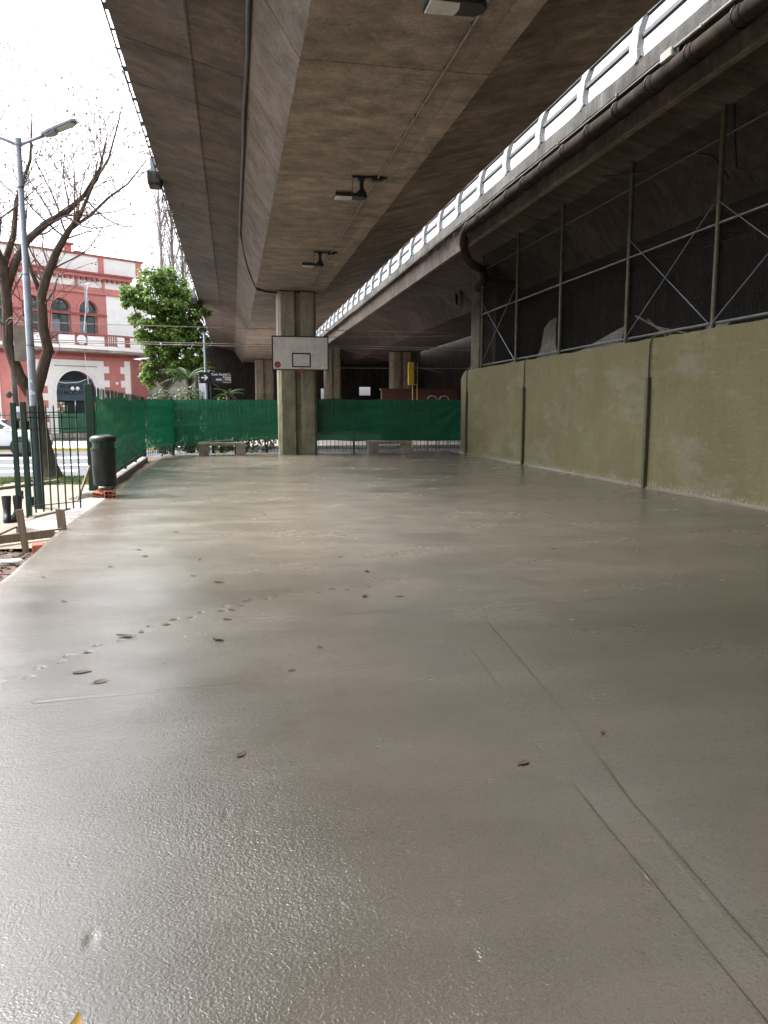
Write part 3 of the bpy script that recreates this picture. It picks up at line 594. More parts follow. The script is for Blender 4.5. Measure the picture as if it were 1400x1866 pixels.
# hanging dry roots and the coil near the drain elbow
mb = MB()
for i in range(110):
    y = random.gauss(23.0, 1.6); x = 6.32 + random.uniform(-.05, .3); z = 6.5; L = random.uniform(.15, .75)*max(.2, 1-abs(y-23)/4.5)
    p = [(x, y, z)]
    for k in range(5): x += random.uniform(-.06, .06); y += random.uniform(-.07, .07); z -= L/5; p.append((x, y, z))
    mb.tube(p, [.008, .007, .006, .005, .004, .003], 4, False)
tag(mb.build('hanging_roots', 'vine'), 'dry roots hanging in a fringe from the right deck edge near the drain elbow', 'roots', kind='stuff')
mb = MB(); 
for k in range(5):
    mb.tube([(8.6 + .02*k, 29.2 + (.34+.012*k)*math.cos(a) , 5.85 + (.40+.012*k)*math.sin(a) - .02*k) for a in lin(0, 2*math.pi, 22)], .022, 6, False)
mb.tube([(8.62, 29.5, 6.1), (8.6, 29.4, 6.3), (8.5, 29.3, 6.2)], .015, 6); mb.tube([(8.6, 28.9, 5.9), (9.0, 27.5, 5.95), (9.1, 26, 6.0)], .012, 6)
tag(mb.build('cable_coil', 'cable', smooth=True), 'coil of black cable hung below the right deck beyond the wall', 'cable')

# ------------------------------------------------------------------ green boundary wall, room roof behind it, mesh screen
WX = 7.6; WT = 2.76
gw = thing('boundary_wall', 'long olive green rendered wall along the right side of the court', 'wall', (WX, 0, 0))
mb = MB(); ys = lin(-14, 25.30, 153); zs = [-.2, .02, .12, .3, .8, 1.4, 2.0, 2.5, 2.70, WT]; nzs = len(zs)
for y in ys:
    for z in zs:
        zz = z
        if z > 2.45: zz = z - (.0 if y < 24.7 else ((y-24.7)/.6)**2*.25) + (.035*nz(y, 3, 3, 3) if z == WT else 0)
        x = .012*nz(y, z, 3, .8) - (.02*max(0, nz(y, z, 8, 3)) if z < .2 else 0)
        mb.v.append((x, y, zz))
for j in range(len(ys)-1):
    for i in range(nzs-1): mb.f.append((j*nzs+i, (j+1)*nzs+i, (j+1)*nzs+i+1, j*nzs+i+1)); mb.mi.append(0)
o = len(mb.v)
for j, y in enumerate(ys): mb.v.append((.32, y, mb.v[j*nzs+nzs-1][2]))
for j in range(len(ys)-1): mb.f.append((j*nzs+nzs-1, (j+1)*nzs+nzs-1, o+j+1, o+j)); mb.mi.append(0)
e = (len(ys)-1)*nzs; q = len(mb.v); mb.v.append((.32, ys[-1], -.2)); mb.f.append(tuple(range(e, e+nzs)) + (o+len(ys)-1, q)); mb.mi.append(0)
mb.build('render_face', 'wall', gw, smooth='auto')
mb = MB(); mb.add([(-.035, y, .012 + .012*nz(y, 0, 0, 3)) for y in ys] + [(.0, y, .05 + .03*abs(nz(y, 0, 6, 2.5))) for y in ys] + [(-.07 - .02*nz(y, 3, 6, 2), y, -.004) for y in ys],
   [(j, j+1, len(ys)+j+1, len(ys)+j) for j in range(len(ys)-1)] + [(2*len(ys)+j, 2*len(ys)+j+1, j+1, j) for j in range(len(ys)-1)])
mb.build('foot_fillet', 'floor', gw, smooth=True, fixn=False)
for y in (6.9, 13.2, 19.45, 24.55):
    mb = MB(); mb.box((-.075, y-.045, 0), (-.004 if True else 0, y+.045, 2.06)); mb.box((-.083, y-.052, 1.98), (-.003, y+.052, 2.0)); s_ = mb.build('cable_trunking', 'wallstrip', gw, bevel=.006)
    mb = MB(); mb.tube([(-.035, y, 2.04), (-.035, y, 2.68), (-.02, y-.03, 2.76), (.03, y-.10, 2.82), (.10, y-.35, 2.84), (.14, y-.6, 2.84)], .016, 8); mb.build('riser_pipe', 'wallstrip', gw, smooth=True)
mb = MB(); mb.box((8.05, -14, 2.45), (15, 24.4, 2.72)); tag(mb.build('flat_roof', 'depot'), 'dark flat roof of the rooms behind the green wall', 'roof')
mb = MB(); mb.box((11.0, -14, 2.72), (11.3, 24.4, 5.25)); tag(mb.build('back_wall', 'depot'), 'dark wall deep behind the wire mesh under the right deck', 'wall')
mb = MB(); mb.box((8.35, 24.05, 2.72), (10.99, 24.35, 5.6)); tag(mb.build('shade_wall', 'depot'), 'dark cross wall added to darken the far end behind the mesh', 'wall')  # added to darken the view past the mesh, hiding the lit side wall
mb = MB(); mb.prism([(0, 0), (.55, 0), (.55, .9), (0, .9)], (7.95, 24.5, -.3), (1,0,0), (0,1,0), (0,0,6.5)); tag(mb.build('concrete_post', 'umber', bevel=.03), 'dark concrete post rising from the far end of the green wall', 'post')

ms = thing('mesh_screen', 'dark wire mesh screen on pipe posts standing on top of the green wall', 'screen', (7.72, 0, 0))
for y in (2.6, 5.6, 8.6, 11.55, 14.4, 17.6, 20.5, 23.5):
    zt = 6.22 if y < 22 else 6.2
    mb = MB(); mb.tube([(0, y, 2.70), (0, y, zt)], .042, 10); mb.build('post', 'olivepipe', ms, smooth='auto')
mb = MB(); mb.tube([(.0, y, 4.42 + .012*nz(y)) for y in lin(-4, 23.6, 14)], .022, 8); mb.build('mid_rail', 'grey', ms, smooth=True)
mb = MB(); mb.tube([(.03, y, 2.86 + .015*nz(y, 3)) for y in lin(-4, 23.6, 20)], .026, 8); mb.build('bottom_rail', 'grey', ms, smooth=True)
mb = MB(); mb.tube([(.03, y, 5.75 + .015*nz(y, 3)) for y in lin(-4, 23.6, 20)], .012, 6); mb.build('top_wire', 'grey', ms, smooth=True)
for y0, y1 in ((11.55, 14.4), (8.6, 11.55), (20.5, 23.5)):
    for a, b in ((2.85, 4.75), (4.75, 2.85)):
        mb = MB(); mb.tube([(-.035 if a < b else -.055, y0+.05, a), (-.035 if a < b else -.055, y1-.05, b)], .010, 6); mb.build('brace', 'grey', ms)
mb = MB(); y = -3.0
while y < 23.6: mb.box((.055, y-.0022, 2.78), (.059, y+.0022, 6.2)); y += .06
z = 2.82
while z < 6.2: mb.box((.060, -3, z-.0022), (.064, 23.6, z+.0022)); z += .06
w_ = mb.build('wire_mesh', 'wire', ms, fixn=False); w_['kind'] = 'stuff'
mb = MB(); mb.tube([(.10, 11.45, 6.2), (.12, 11.4, 5.6), (.10, 11.3, 5.2), (.1, 10.9, 5.05), (.1, 9.0, 5.0)], .018, 6); mb.tube([(-.3, 15.0, 6.1), (.0, 14.0, 5.9), (.1, 12.6, 5.85), (.14, 12.0, 5.6), (.12, 11.5, 5.1)], .02, 6)
tag(mb.build('loose_cable', 'cable', smooth=True, loc=(7.72, 0, 0)), 'loose dark cable drooping in front of the wire mesh under the right deck', 'cable')
def panel(poly, x, y, z, tilt, label, mat='boardpanel', th=.03, rz=0):
    mb = MB(); mb.prism(poly, (0,0,0), (0,1,0), (0,0,1), (th,0,0)); o = mb.build('board', mat, bevel=.004); o.location = (x, y, z); o.rotation_euler = (0, tilt, rz); return tag(o, label, 'board', 'boards dumped behind the mesh')
panel([(0, 0), (1.6, 0), (1.5, .5), (1.75, 1.05), (1.5, 1.25), (1.1, 1.3), (.55, .5)], 8.3, 19.0, 2.73, R(18), 'broken curved fibre board propped behind the mesh, tallest of the dumped boards')
panel([(0, 0), (2.4, 0), (2.4, .08), (.25, .62)], 8.2, 15.6, 2.73, R(25), 'long wedge shaped board lying behind the mesh')
panel([(0, 0), (.7, 0), (.5, .22), (.05, .25)], 8.1, 15.2, 2.73, R(40), 'small pale offcut beside the wedge shaped board', 'bench')
panel([(0, 0), (1.5, 0), (1.5, .1), (.1, .22)], 8.15, 21.7, 2.73, R(30), 'low board behind the mesh near the far end of the wall')
panel([(0, 0), (.8, 0), (.75, .35), (.1, .30)], 8.4, 12.2, 2.73, R(30), 'dark board scrap behind the mesh cross braces')
for i, (y, l, a) in enumerate(((12.6, 1.6, .2), (13.4, 1.9, .35), (10.2, 1.2, .1), (14.0, 1.2, .5))):
    mb = MB(); mb.bar((8.25 + .1*i, y, 2.75), (8.25+.1*i, y+l*math.cos(a), 2.76 + l*math.sin(a)), .03, .03)
    tag(mb.build('lath', 'boardpanel'), 'thin lath dumped on the roof behind the mesh braces', 'lath', 'laths dumped behind the mesh')
mb = MB(); mb.prism([(0,0),(.4,.02),(.5,.16),(.25,.3),(-.05,.26),(-.1,.1)], (7.66, 8.6, 2.74), (0,1,0), (0,0,1), (.3,0,0)); tag(mb.build('rubble_lump', 'fascia', bevel=.03), 'pale lump of rubble on the wall top at the right picture edge', 'rubble')

# ------------------------------------------------------------------ fences
def bar_mesh(h, w=.014):
    mb = MB(); mb.box((-w/2, -w/2, 0), (w/2, w/2, h-.04)); a = w/2
    mb.add([(-a,-a,h-.04),(a,-a,h-.04),(a,a,h-.04),(-a,a,h-.04),(0,0,h)], [(0,1,4),(1,2,4),(2,3,4),(3,0,4)]); return meshdata(mb, 'bar', 'green')
BAR = bar_mesh(1.76); BARG = bar_mesh(1.50, .016)
def fence(p0, p1, label, zb=.06, posts=4, zt=1.85, step=.135, skip=None):
    p0, p1 = Vector((*p0, 0)), Vector((*p1, 0)); d = p1 - p0; L = d.length; a = math.atan2(d.y, d.x)
    t = thing('bar_fence', label, 'fence', p0, a)
    n = int(L/step)
    for i in range(1, n):
        if skip and skip(i*L/n): continue
        inst(BAR, 'bar', t, (i*L/n, 0, zb), (random.uniform(-.006,.006), random.uniform(-.006,.006), 0), (1, 1, random.uniform(.99, 1.01)))
    for z in (zb+.10, zt-.25):
        mb = MB(); mb.box((0, -.018, z-.006), (L, .018, z+.006)); mb.build('rail', 'green', t)
    for i in range(posts):
        x = i*L/(posts-1); mb = MB(); mb.box((x-.03, -.03, -.35), (x+.03, .03, zt+.0)); mb.build('post', 'green', t, bevel=.004)
    return t
fence((-1.93, 26.05), (8.02, 26.05), 'dark green bar fence closing the far end of the court behind green screening', posts=6)
lf = fence((-2.40, 14.0), (-2.62, 23.8), 'dark green bar fence along the left side leading away from the gateway', posts=5, zb=.12)
fence((-2.60, 23.85), (-1.96, 26.0), 'short green fence panel closing the corner between the left and far fences', posts=2, zb=.08)
mb = MB(); mb.box((-.07, -.07, -.3), (.07, .07, 1.90)); mb.build('end_post', 'green', lf, bevel=.006)
mb = MB(); mb.prism([(.1, -.11), (9.8, -.11), (9.8, .09), (.1, .09)], (0, 0, -.3), (1,0,0), (0,1,0), (0,0,.385)); mb.build('plinth', 'kerb', lf, bevel=.015)
mb = MB(); mb.box((-.32, -.22, -.3), (.12, .2, .075)); mb.build('footing', 'kerb', lf, bevel=.02)

# gate leaf swung towards the court, and its two posts
g0, g1 = Vector((-2.76, 11.28, 0)), Vector((-2.20, 11.80, 0)); gd = g1 - g0
gt = thing('gate_leaf', 'open green gate leaf of thin pointed bars beside the gateway posts', 'gate', g0, math.atan2(gd.y, gd.x))
L = gd.length
for i in range(7): inst(BARG, 'bar', gt, (.06 + i*(L-.08)/6, 0, .04), (random.uniform(-.004,.004), random.uniform(-.008,.008), 0))
for z, w in ((.14, .010), (.44, .008), (1.20, .008), (1.36, .012), (1.43, .012)):
    mb = MB(); mb.box((0, -.008, z-w), (L, .008, z+w*.2)); mb.build('rail', 'green', gt)
def gpost(x, y, zt, w, label):
    mb = MB(); mb.box((-w, -w, -.3), (w, w, zt)); mb.box((-w*1.05, -w*1.05, zt-.004), (w*1.05, w*1.05, zt+.006))
    t = thing('gate_post', label, 'post', (x, y, 0)); mb.build('shaft', 'green', t, bevel=.004)
    for z in (.22, 1.25):
        mb = MB(); mb.tube([(w+.02, 0, z-.06), (w+.02, 0, z+.06)], .016, 8); mb.build('hinge', 'black', t, smooth='auto')
    return t
gpost(-3.12, 12.05, 1.56, .034, 'farther of the two square green gate posts beside the rubber boots')
gpost(-2.77, 11.18, 1.56, .034, 'nearer square green gate post carrying the open gate leaf')

# ------------------------------------------------------------------ green screening cloths
def cloth(name, p0, p1, z0f, z1f, off, label, seed, folds=None, n=160, m=36):
    p0, p1 = Vector((*p0, 0)), Vector((*p1, 0)); d = p1 - p0; L = d.length; d.normalize(); nr = Vector((d.y, -d.x, 0))
    mb = MB()
    for j in range(m+1):
        v = j/m
        for i in range(n+1):
            u = i/n; s = u*L; z = z0f(u)*(1-v) + z1f(u)*v
            z -= v*v*.03*abs(math.sin(s*1.9 + seed))
            w = .018*nz(s, z, seed, 1.1) + .020*nz(s*.45, z*3, seed, 1.5) + .009*nz(s*.8, z*1.6, seed, 5) + .016*abs(nz(s*.7 + z*.8, z - s*.3, seed+3, 2.2))
            w += .006*math.cos(s/.135*2*math.pi)*(.3+.7*v)*.6
            w += .012*math.exp(-((v-.42)/.03)**2) + .010*math.exp(-((v-.93)/.025)**2) + .008*math.exp(-((v-.05)/.02)**2) - .006*math.exp(-((v-.70)/.05)**2)
            if folds: w += folds(u, v, s, z)
            mb.v.append(tuple(p0 + d*s + nr*(off + w) + Vector((0,0,z))))
    for j in range(m):
        for i in range(n): mb.f.append((j*(n+1)+i, j*(n+1)+i+1, (j+1)*(n+1)+i+1, (j+1)*(n+1)+i)); mb.mi.append(0)
    o = mb.build(name, 'cloth', smooth=True, fixn=False); return tag(o, label, 'screen cloth')
cloth('screen_cloth', (-1.9, 26.0), (1.47, 26.0), lambda u: .28 + .20*min(1, u*1.2) + .02*nz(u*9), lambda u: 1.82 + .02*nz(u*7, 2), .05,
      'green mesh cloth on the far fence between the corner and the pier', 1)
def rf(u, v, s, z): # drag folds running down from the upper right corner
    a = math.atan2(1 - v, (1.02 - u)*3.2 + .01); return .022*max(0, u-.45)*1.8*math.sin(a*16)*min(1, (1.1-u)*4)
cloth('screen_cloth', (2.78, 26.0), (8.0, 26.0), lambda u: .44 + .03*nz(u*6) - .03*u, lambda u: 1.86 + .02*nz(u*5, 4) - .03*math.sin(u*3.1), .05,
      'darker green mesh cloth on the far fence between the pier and the green wall', 2, rf)
def lfold(u, v, s, z):
    a = math.atan2(1.0 - v, u*7 + .02); return .045*math.sin(a*15)*max(0, 1-u*1.3)*min(1, u*14)
cloth('screen_cloth', (-2.58, 23.82), (-1.93, 25.98), lambda u: .34 + .02*nz(u*4, 9), lambda u: 1.80 + .02*nz(u*5, 3), .05, 'narrow green mesh cloth on the corner panel left of the far fence', 5, None, 50, 36)
cloth('screen_cloth', (-2.37, 14.08), (-2.59, 23.8), lambda u: .30 + .10*nz(u*5, 3) + (.35*max(0, .12-u)*6 if u < .12 else 0), lambda u: 1.66 + .05*nz(u*6, 8) + .09*min(1, u*3) + .05*math.exp(-((u-.03)/.03)**2), .04,
      'creased green mesh cloth on the left fence behind the litter bin', 3, lfold, 220, 36)

# ------------------------------------------------------------------ backboard
bb = thing('basketball_backboard', 'scuffed white basketball backboard on the pier, dark border and target square, no hoop ring', 'backboard', (2.165, 24.95, 2.72))
mb = MB(); mb.box((-.865, 0, .035), (.865, .03, 1.035)); mb.build('panel', 'boardwhite', bb)
for a, b in (((-.90, -.008, 0), (.90, .034, .035)), ((-.90, -.008, 1.035), (.90, .034, 1.075)), ((-.90, -.008, .0351), (-.865, .034, 1.0349)), ((.865, -.008, .0351), (.90, .034, 1.0349))):
    mb = MB(); mb.box(a, b); mb.build('border', 'border', bb)
for a, b in (((-.27, -.004, .095), (.33, -.0005, .135)), ((-.27, -.004, .505), (.33, -.0005, .55)), ((-.27, -.004, .1351), (-.228, -.0005, .5049)), ((.288, -.004, .1351), (.33, -.0005, .5049))):
    mb = MB(); mb.box(a, b); mb.build('target_line', 'border', bb)
mb = MB(); mb.prism([(.1*math.cos(a)-.725, .1*math.sin(a)+.175) for a in lin(0, 2*math.pi, 28)[:-1]], (0, -.004, 0), (1,0,0), (0,0,1), (0,.003,0)); st = mb.build('sticker', 'sticker', bb)
st['label'] = 'round red sticker with a pale five-petal mark'
mb = MB(); mb.add([(-.725 + .083*math.cos(a), -.005, .175 + .083*math.sin(a)) for a in lin(0, 2*math.pi, 28)] + [(-.725 + .075*math.cos(a), -.005, .175 + .075*math.sin(a)) for a in lin(0, 2*math.pi, 28)], [(i, i+1, 30+i, 29+i) for i in range(28)]); mb.build('ring_mark', 'border', st)
for k in range(5):
    a = R(90+72*k); mb = MB(); cx, cz = -.725 + .038*math.cos(a), .175 + .038*math.sin(a)
    mb.add([(cx + .020*math.cos(q), -.0052, cz + .020*math.sin(q)) for q in lin(0, 2*math.pi, 10)[:-1]], [tuple(range(10))]); mb.build('petal_mark', 'rimred', st)
mb = MB(); mb.box((-.04, -.06, -.02), (.12, -.0085, .055)); mb.prism([(-.03, -.1), (.11, -.1), (.08, -.02), (0, -.02)], (0, -.05, 0), (1,0,0), (0,0,1), (0,.02,0)); mb.build('rim_bracket', 'rimred', bb, bevel=.006)
for x in (-.35, .35):
    mb = MB(); mb.bar((x, .03, .2), (x, .56, .2), .05); mb.bar((x, .03, .85), (x, .56, .85), .05); mb.build('wall_bracket', 'black', bb)

# ------------------------------------------------------------------ benches
def bench(x0, x1, y, label):
    t = thing('concrete_bench', label, 'bench', ((x0+x1)/2, y, 0), 0, 'concrete benches by the far fence'); w = (x1-x0)/2
    mb = MB(); mb.box((-w, -.2, .32), (w, .2, .42)); mb.build('seat', 'bench', t, bevel=.012)
    for s in (-1, 1):
        mb = MB(); mb.box((s*(w-.17)-.15, -.18, -.01), (s*(w-.17)+.15, .18, .32)); mb.build('leg', 'bench', t, bevel=.012)
bench(-1.12, .40, 25.55, 'concrete bench left of the pier, below the green cloth')
bench(4.42, 5.92, 25.55, 'concrete bench right of the pier, below the darker cloth')
mb = MB(); mb.bar((-1.0, 25.45, .44), (-.05, 25.6, .50), .12, .02); mb.bar((-.05, 25.52, .45), (-.02, 25.7, .56), .03, .03)
tag(mb.build('loose_plank', 'wood'), 'loose plank lying on the left concrete bench', 'plank')

# ------------------------------------------------------------------ litter bin
bn = thing('litter_bin', 'dark green cylindrical litter bin hung on the left fence', 'litter bin', (-2.15, 13.62, .19))
mb = MB(); mb.lathe([(.165, 0), (.185, .02), (.195, .3), (.20, .60), (.208, .605), (.208, .635), (.195, .637)], n=28); mb.build('body', 'greenbin', bn, smooth='auto')
for a in (35, 145, 265):
    mb = MB(); a = R(a); mb.box((.185*math.cos(a)-.015, .185*math.sin(a)-.015, .62), (.185*math.cos(a)+.015, .185*math.sin(a)+.015, .77)); mb.build('lid_support', 'greenbin', bn)
mb = MB(); mb.lathe([(.18, .62), (.18, .63), (.175, .76)], n=24); mb.build('liner', 'green', bn, smooth='auto')
mb = MB(); mb.lathe([(.205, .74), (.215, .75), (.215, .79), (.20, .82), (.155, .845), (.08, .858), (.01, .86)], n=28); mb.build('lid', 'greenbin', bn, smooth='auto')
mb = MB(); mb.bar((-.15, .12, .33), (-.24, .36, .33), .05); mb.build('bracket', 'black', bn)

# ------------------------------------------------------------------ building leftovers by the gateway
def hollow_brick(x, y, z, rz, label, rot=(0,0)):
    t = thing('hollow_brick', label, 'brick', (x, y, z), rz); t.rotation_euler = (rot[0], rot[1], rz)
    mb = MB(); W, H, Lg = .18, .12, .24; th = .012
    for zz in (0, (H-th)/2, H-th): mb.box((0, 0, zz), (W, Lg, zz+th))
    for xx in (0, (W-th)/3, 2*(W-th)/3, W-th):
        mb.box((xx, 0.001, th), (xx+th, Lg-.001, (H-th)/2)); mb.box((xx, 0.001, (H-th)/2+th), (xx+th, Lg-.001, H-th))
    mb.build('clay_body', 'brick', t)
hollow_brick(-2.12, 13.32, .0, R(12), 'hollow clay brick on end at the slab edge beside the bin')
hollow_brick(-2.34, 13.5, -.02, R(-25), 'tilted hollow clay brick between fence footing and upright brick', (R(12), R(8)))
mb = MB(); mb.obox((-2.16, 9.0, -.07), ((1,.2,0),(-.2,1,0),(0,0,1)), (.06, .11, .055)); tag(mb.build('brick', 'brick', bevel=.006), 'orange brick wedged against the slab edge beside the near stake', 'brick')
mb = MB(); mb.prism([(-.03, -.2), (.03, -.2), (.035, .36), (-.04, .35)], (-2.33, 9.1, 0), (1,.15,0), (-.09,.0,1), (0,.03,0)); tag(mb.build('stake', 'wood'), 'pale wooden stake leaning over the soil, nearer of two', 'stake')
mb = MB(); mb.prism([(-.05, -.2), (.05, -.2), (.045, .24), (-.05, .25)], (-2.10, 9.95, 0), (1,.1,0), (-.06,.0,1), (0,.035,0)); tag(mb.build('stake', 'wood'), 'short brown wooden stake at the slab corner, farther of two', 'stake')
def plank(p, q, w, h, label, name='plank'):
    mb = MB(); mb.bar(p, q, w, h); return tag(mb.build(name, 'wood', bevel=.004), label, 'plank')
plank((-3.05, 9.15, -.03), (-2.06, 9.93, -.03), .03, .10, 'shuttering plank on edge between the two stakes')
plank((-2.85, 9.75, -.035), (-2.70, 11.05, .0), .10, .025, 'loose grey plank lying beside the gate post foot')
plank((-2.72, 11.05, .01), (-2.42, 11.95, .015), .08, .02, 'thin plank lying under the open gate leaf')
plank((-2.56, 13.35, -.05), (-2.36, 13.5, .54), .05, .03, 'narrow plank leaning on the fence end post')
plank((-5.2, 14.9, -.07), (-3.9, 18.3, -.12), .12, .06, 'long timber edging the pavement tree bed')
mb = MB(); mb.prism([(-.10,0),(.08,-.03),(.12,.03),(.02,.06),(-.12,.04)], (-2.28, 8.35, -.11), (1,.2,0), (-.2,1,0), (0,0,.04)); tag(mb.build('stone', 'white', bevel=.012), 'white chip of rubble lying on the soil', 'stone')
mb = MB(); mb.prism([(-.05,0),(.05,-.03),(.06,.03),(-.04,.04)], (-2.17, 7.25, -.11), (1,.2,0), (-.2,1,0), (0,0,.03)); tag(mb.build('stone', 'kerb', bevel=.01), 'small grey stone in the soil at the left picture edge', 'stone')
mb = MB()
for i in range(260):
    x, y = random.uniform(-3.4, -2.05), random.uniform(6.0, 9.3); a = random.uniform(0, 6.3); l = random.uniform(.02, .12); r_ = random.uniform(.003, .008)
    z = -.14 + .05*nz(x, y, 3, 2.2) + .03*nz(x, y, 0, 9) + .012
    mb.tube([(x, y, z), (x+l*.5*math.cos(a), y+l*.5*math.sin(a), z+random.uniform(0,.012)), (x+l*math.cos(a), y+l*math.sin(a), z)], r_, 4, False)
for i in range(500):
    x, y = random.uniform(-3.4, -2.03), random.uniform(6.0, 9.4); s = random.uniform(.008, .028); z = -.135 + .05*nz(x, y, 3, 2.2) + .03*nz(x, y, 0, 9)
    a = random.uniform(0, 3); mb.obox((x, y, z), ((math.cos(a), math.sin(a), .3), (-math.sin(a), math.cos(a), .2), (0,0,1)), (s, s*.7, s*.5))
tag(mb.build('soil_litter', 'soil'), 'clods and twigs strewn over the bare soil at the slab edge', 'litter', kind='stuff')
def steel_rod(y, label):
    mb = MB(); mb.tube([(-3.2, y-.05, -.09), (-2.5, y, -.085), (-2.05, y+.06, -.10)], .008, 6); tag(mb.build('steel_rod', 'rimred'), label, 'rod')
steel_rod(7.7, 'rusty rod lying across the soil, the farther of two'); steel_rod(7.35, 'rusty rod lying across the soil, nearest the picture edge')

# a pair of rubber boots standing on the pavement
def boot(x, y, rz, label):
    t = thing('rubber_boot', label, 'boot', (x, y, -.098), rz)
    mb = MB(); rings = []
    secs = [((0, -.02, .02), .052, .11), ((0, -.02, .05), .055, .115), ((0, .02, .10), .052, .085), ((0, .035, .14), .050, .062), ((0, .04, .20), .052, .056), ((0, .04, .30), .062, .066), ((0, .045, .36), .064, .068)]
    n = 14
    for c, a, b in secs: mb.v += [(c[0]+a*math.cos(2*math.pi*k/n), c[1]+b*math.sin(2*math.pi*k/n), c[2]) for k in range(n)]
    for i in range(len(secs)-1):
        for k in range(n): mb.f.append((i*n+k, i*n+(k+1)%n, (i+1)*n+(k+1)%n, (i+1)*n+k)); mb.mi.append(0)
    mb.f.append(tuple(range(n))[::-1]); mb.mi.append(0)
    mb.build('upper', 'rubber', t, smooth=True)
    mb = MB(); mb.prism([((.056 if abs(math.sin(a)) < .9 else .05)*math.cos(a), .122*math.sin(a)-.02) for a in lin(0, 2*math.pi, 16)[:-1]], (0,0,0), (1,0,0), (0,1,0), (0,0,.028)); mb.build('sole', 'black', t)
boot(-3.13, 11.45, R(12), 'left one of the black rubber boots standing on the pavement'); boot(-3.02, 11.50, R(-25), 'right one of the black rubber boots, next to the gate posts')

# ------------------------------------------------------------------ fallen leaves on the wet slab
def leaf_mesh(seed, curl):
    rr = random.Random(seed); mb = MB(); n = 7
    for i in range(n+1):
        t = i/n; w = .25*math.sin(math.pi*min(1, t*1.02)**.8)*(.9 + .2*rr.random()) if 0 < i < n else .015
        x = t - .5; z = curl*(x*x)*1.2 + .008
        for s in (-1, -.0, 1): mb.v.append((x, s*w, z + abs(s)*w*curl*.9*(1 if s > 0 else .5) + .01*rr.random()))
    for i in range(n):
        for q in range(2): mb.f.append((i*3+q, i*3+q+1, (i+1)*3+q+1, (i+1)*3+q)); mb.mi.append(0)
    mb.tube([(-.5, 0, curl*.3+.02), (-.65, .03, .05)], .012, 4)
    return mb
LV = [meshdata(leaf_mesh(i, (.10, .22, .38)[i % 3]), 'fallen_leaf', 'fallen', smooth=True, fixn=False) for i in range(6)]
big = [(-.0, 3.16, .085, 60, 'curled brown leaf in the left foreground of the slab'), (1.14, 2.85, .075, 200, 'curled dark leaf in the right foreground of the slab'),
       (.49, 4.58, .055, 20, 'small dark leaf alone near the middle of the slab'), (1.25, 5.77, .085, 170, 'olive leaf just right of the middle, beyond the paw prints'),
       (-.15, 6.54, .12, 5, 'long olive leaf left of centre, beyond the paw prints'), (-.72, 5.05, .14, 170, 'pale upturned leaf lying on the paw print trail'),
       (-.86, 4.38, .13, 10, 'larger of two leaves near the left picture edge'), (-.73, 4.20, .11, 30, 'smaller of two leaves near the left picture edge'),
       (-.13, 4.86, .11, 140, 'forked dark leaf between the paw prints and the foreground'), (.29, 4.19, .06, 8, 'thin dark leaf on the faint joint across the foreground'),
       (1.61, 3.07, .045, 40, 'tiny ochre leaf in the right foreground')]
for i, (x, y, s, a, lab) in enumerate(big):
    o = bpy.data.objects.new('fallen_leaf', LV[i % 6]); COL.objects.link(o); o.location = (x, y, .002); o.rotation_euler = (random.uniform(-.1,.1), random.uniform(-.1,.1), R(a)); o.scale = (s*.85,)*3
    tag(o, lab, 'leaf', 'fallen leaves on the slab')
mb = leaf_mesh(20, .5); o = mb.build('fallen_leaf', 'fallenyellow', smooth=True, fixn=False); o.location = (-.40, 1.74, .004); o.rotation_euler = (0, R(-35), R(75)); o.scale = (.075,)*3
tag(o, 'ochre leaf cut off by the bottom picture edge', 'leaf', 'fallen leaves on the slab')
for i, (x, y) in enumerate([(1.02, 7.46), (1.16, 6.74), (.98, 5.82), (.87, 9.56), (-.38, 6.85), (-.99, 8.25), (-.7, 9.42), (-1.15, 7.41), (-1.66, 7.05), (-.04, 5.59), (-.07, 5.34), (.1, 5.88), (3.3, 7.51), (-1.55, 11.48), (-.9, 7.9), (-.35, 7.6), (.4, 10.8), (-1.3, 6.1)]):
    s = random.uniform(.05, .085); o = bpy.data.objects.new('fallen_leaf', LV[i % 6]); COL.objects.link(o); o.location = (x, y, .002); o.rotation_euler = (0, 0, random.uniform(0, 6.28)); o.scale = (s, s, s)
    tag(o, 'small dark fallen leaf scattered on the wet slab beyond the foreground', 'leaf', 'small leaves scattered on the slab')

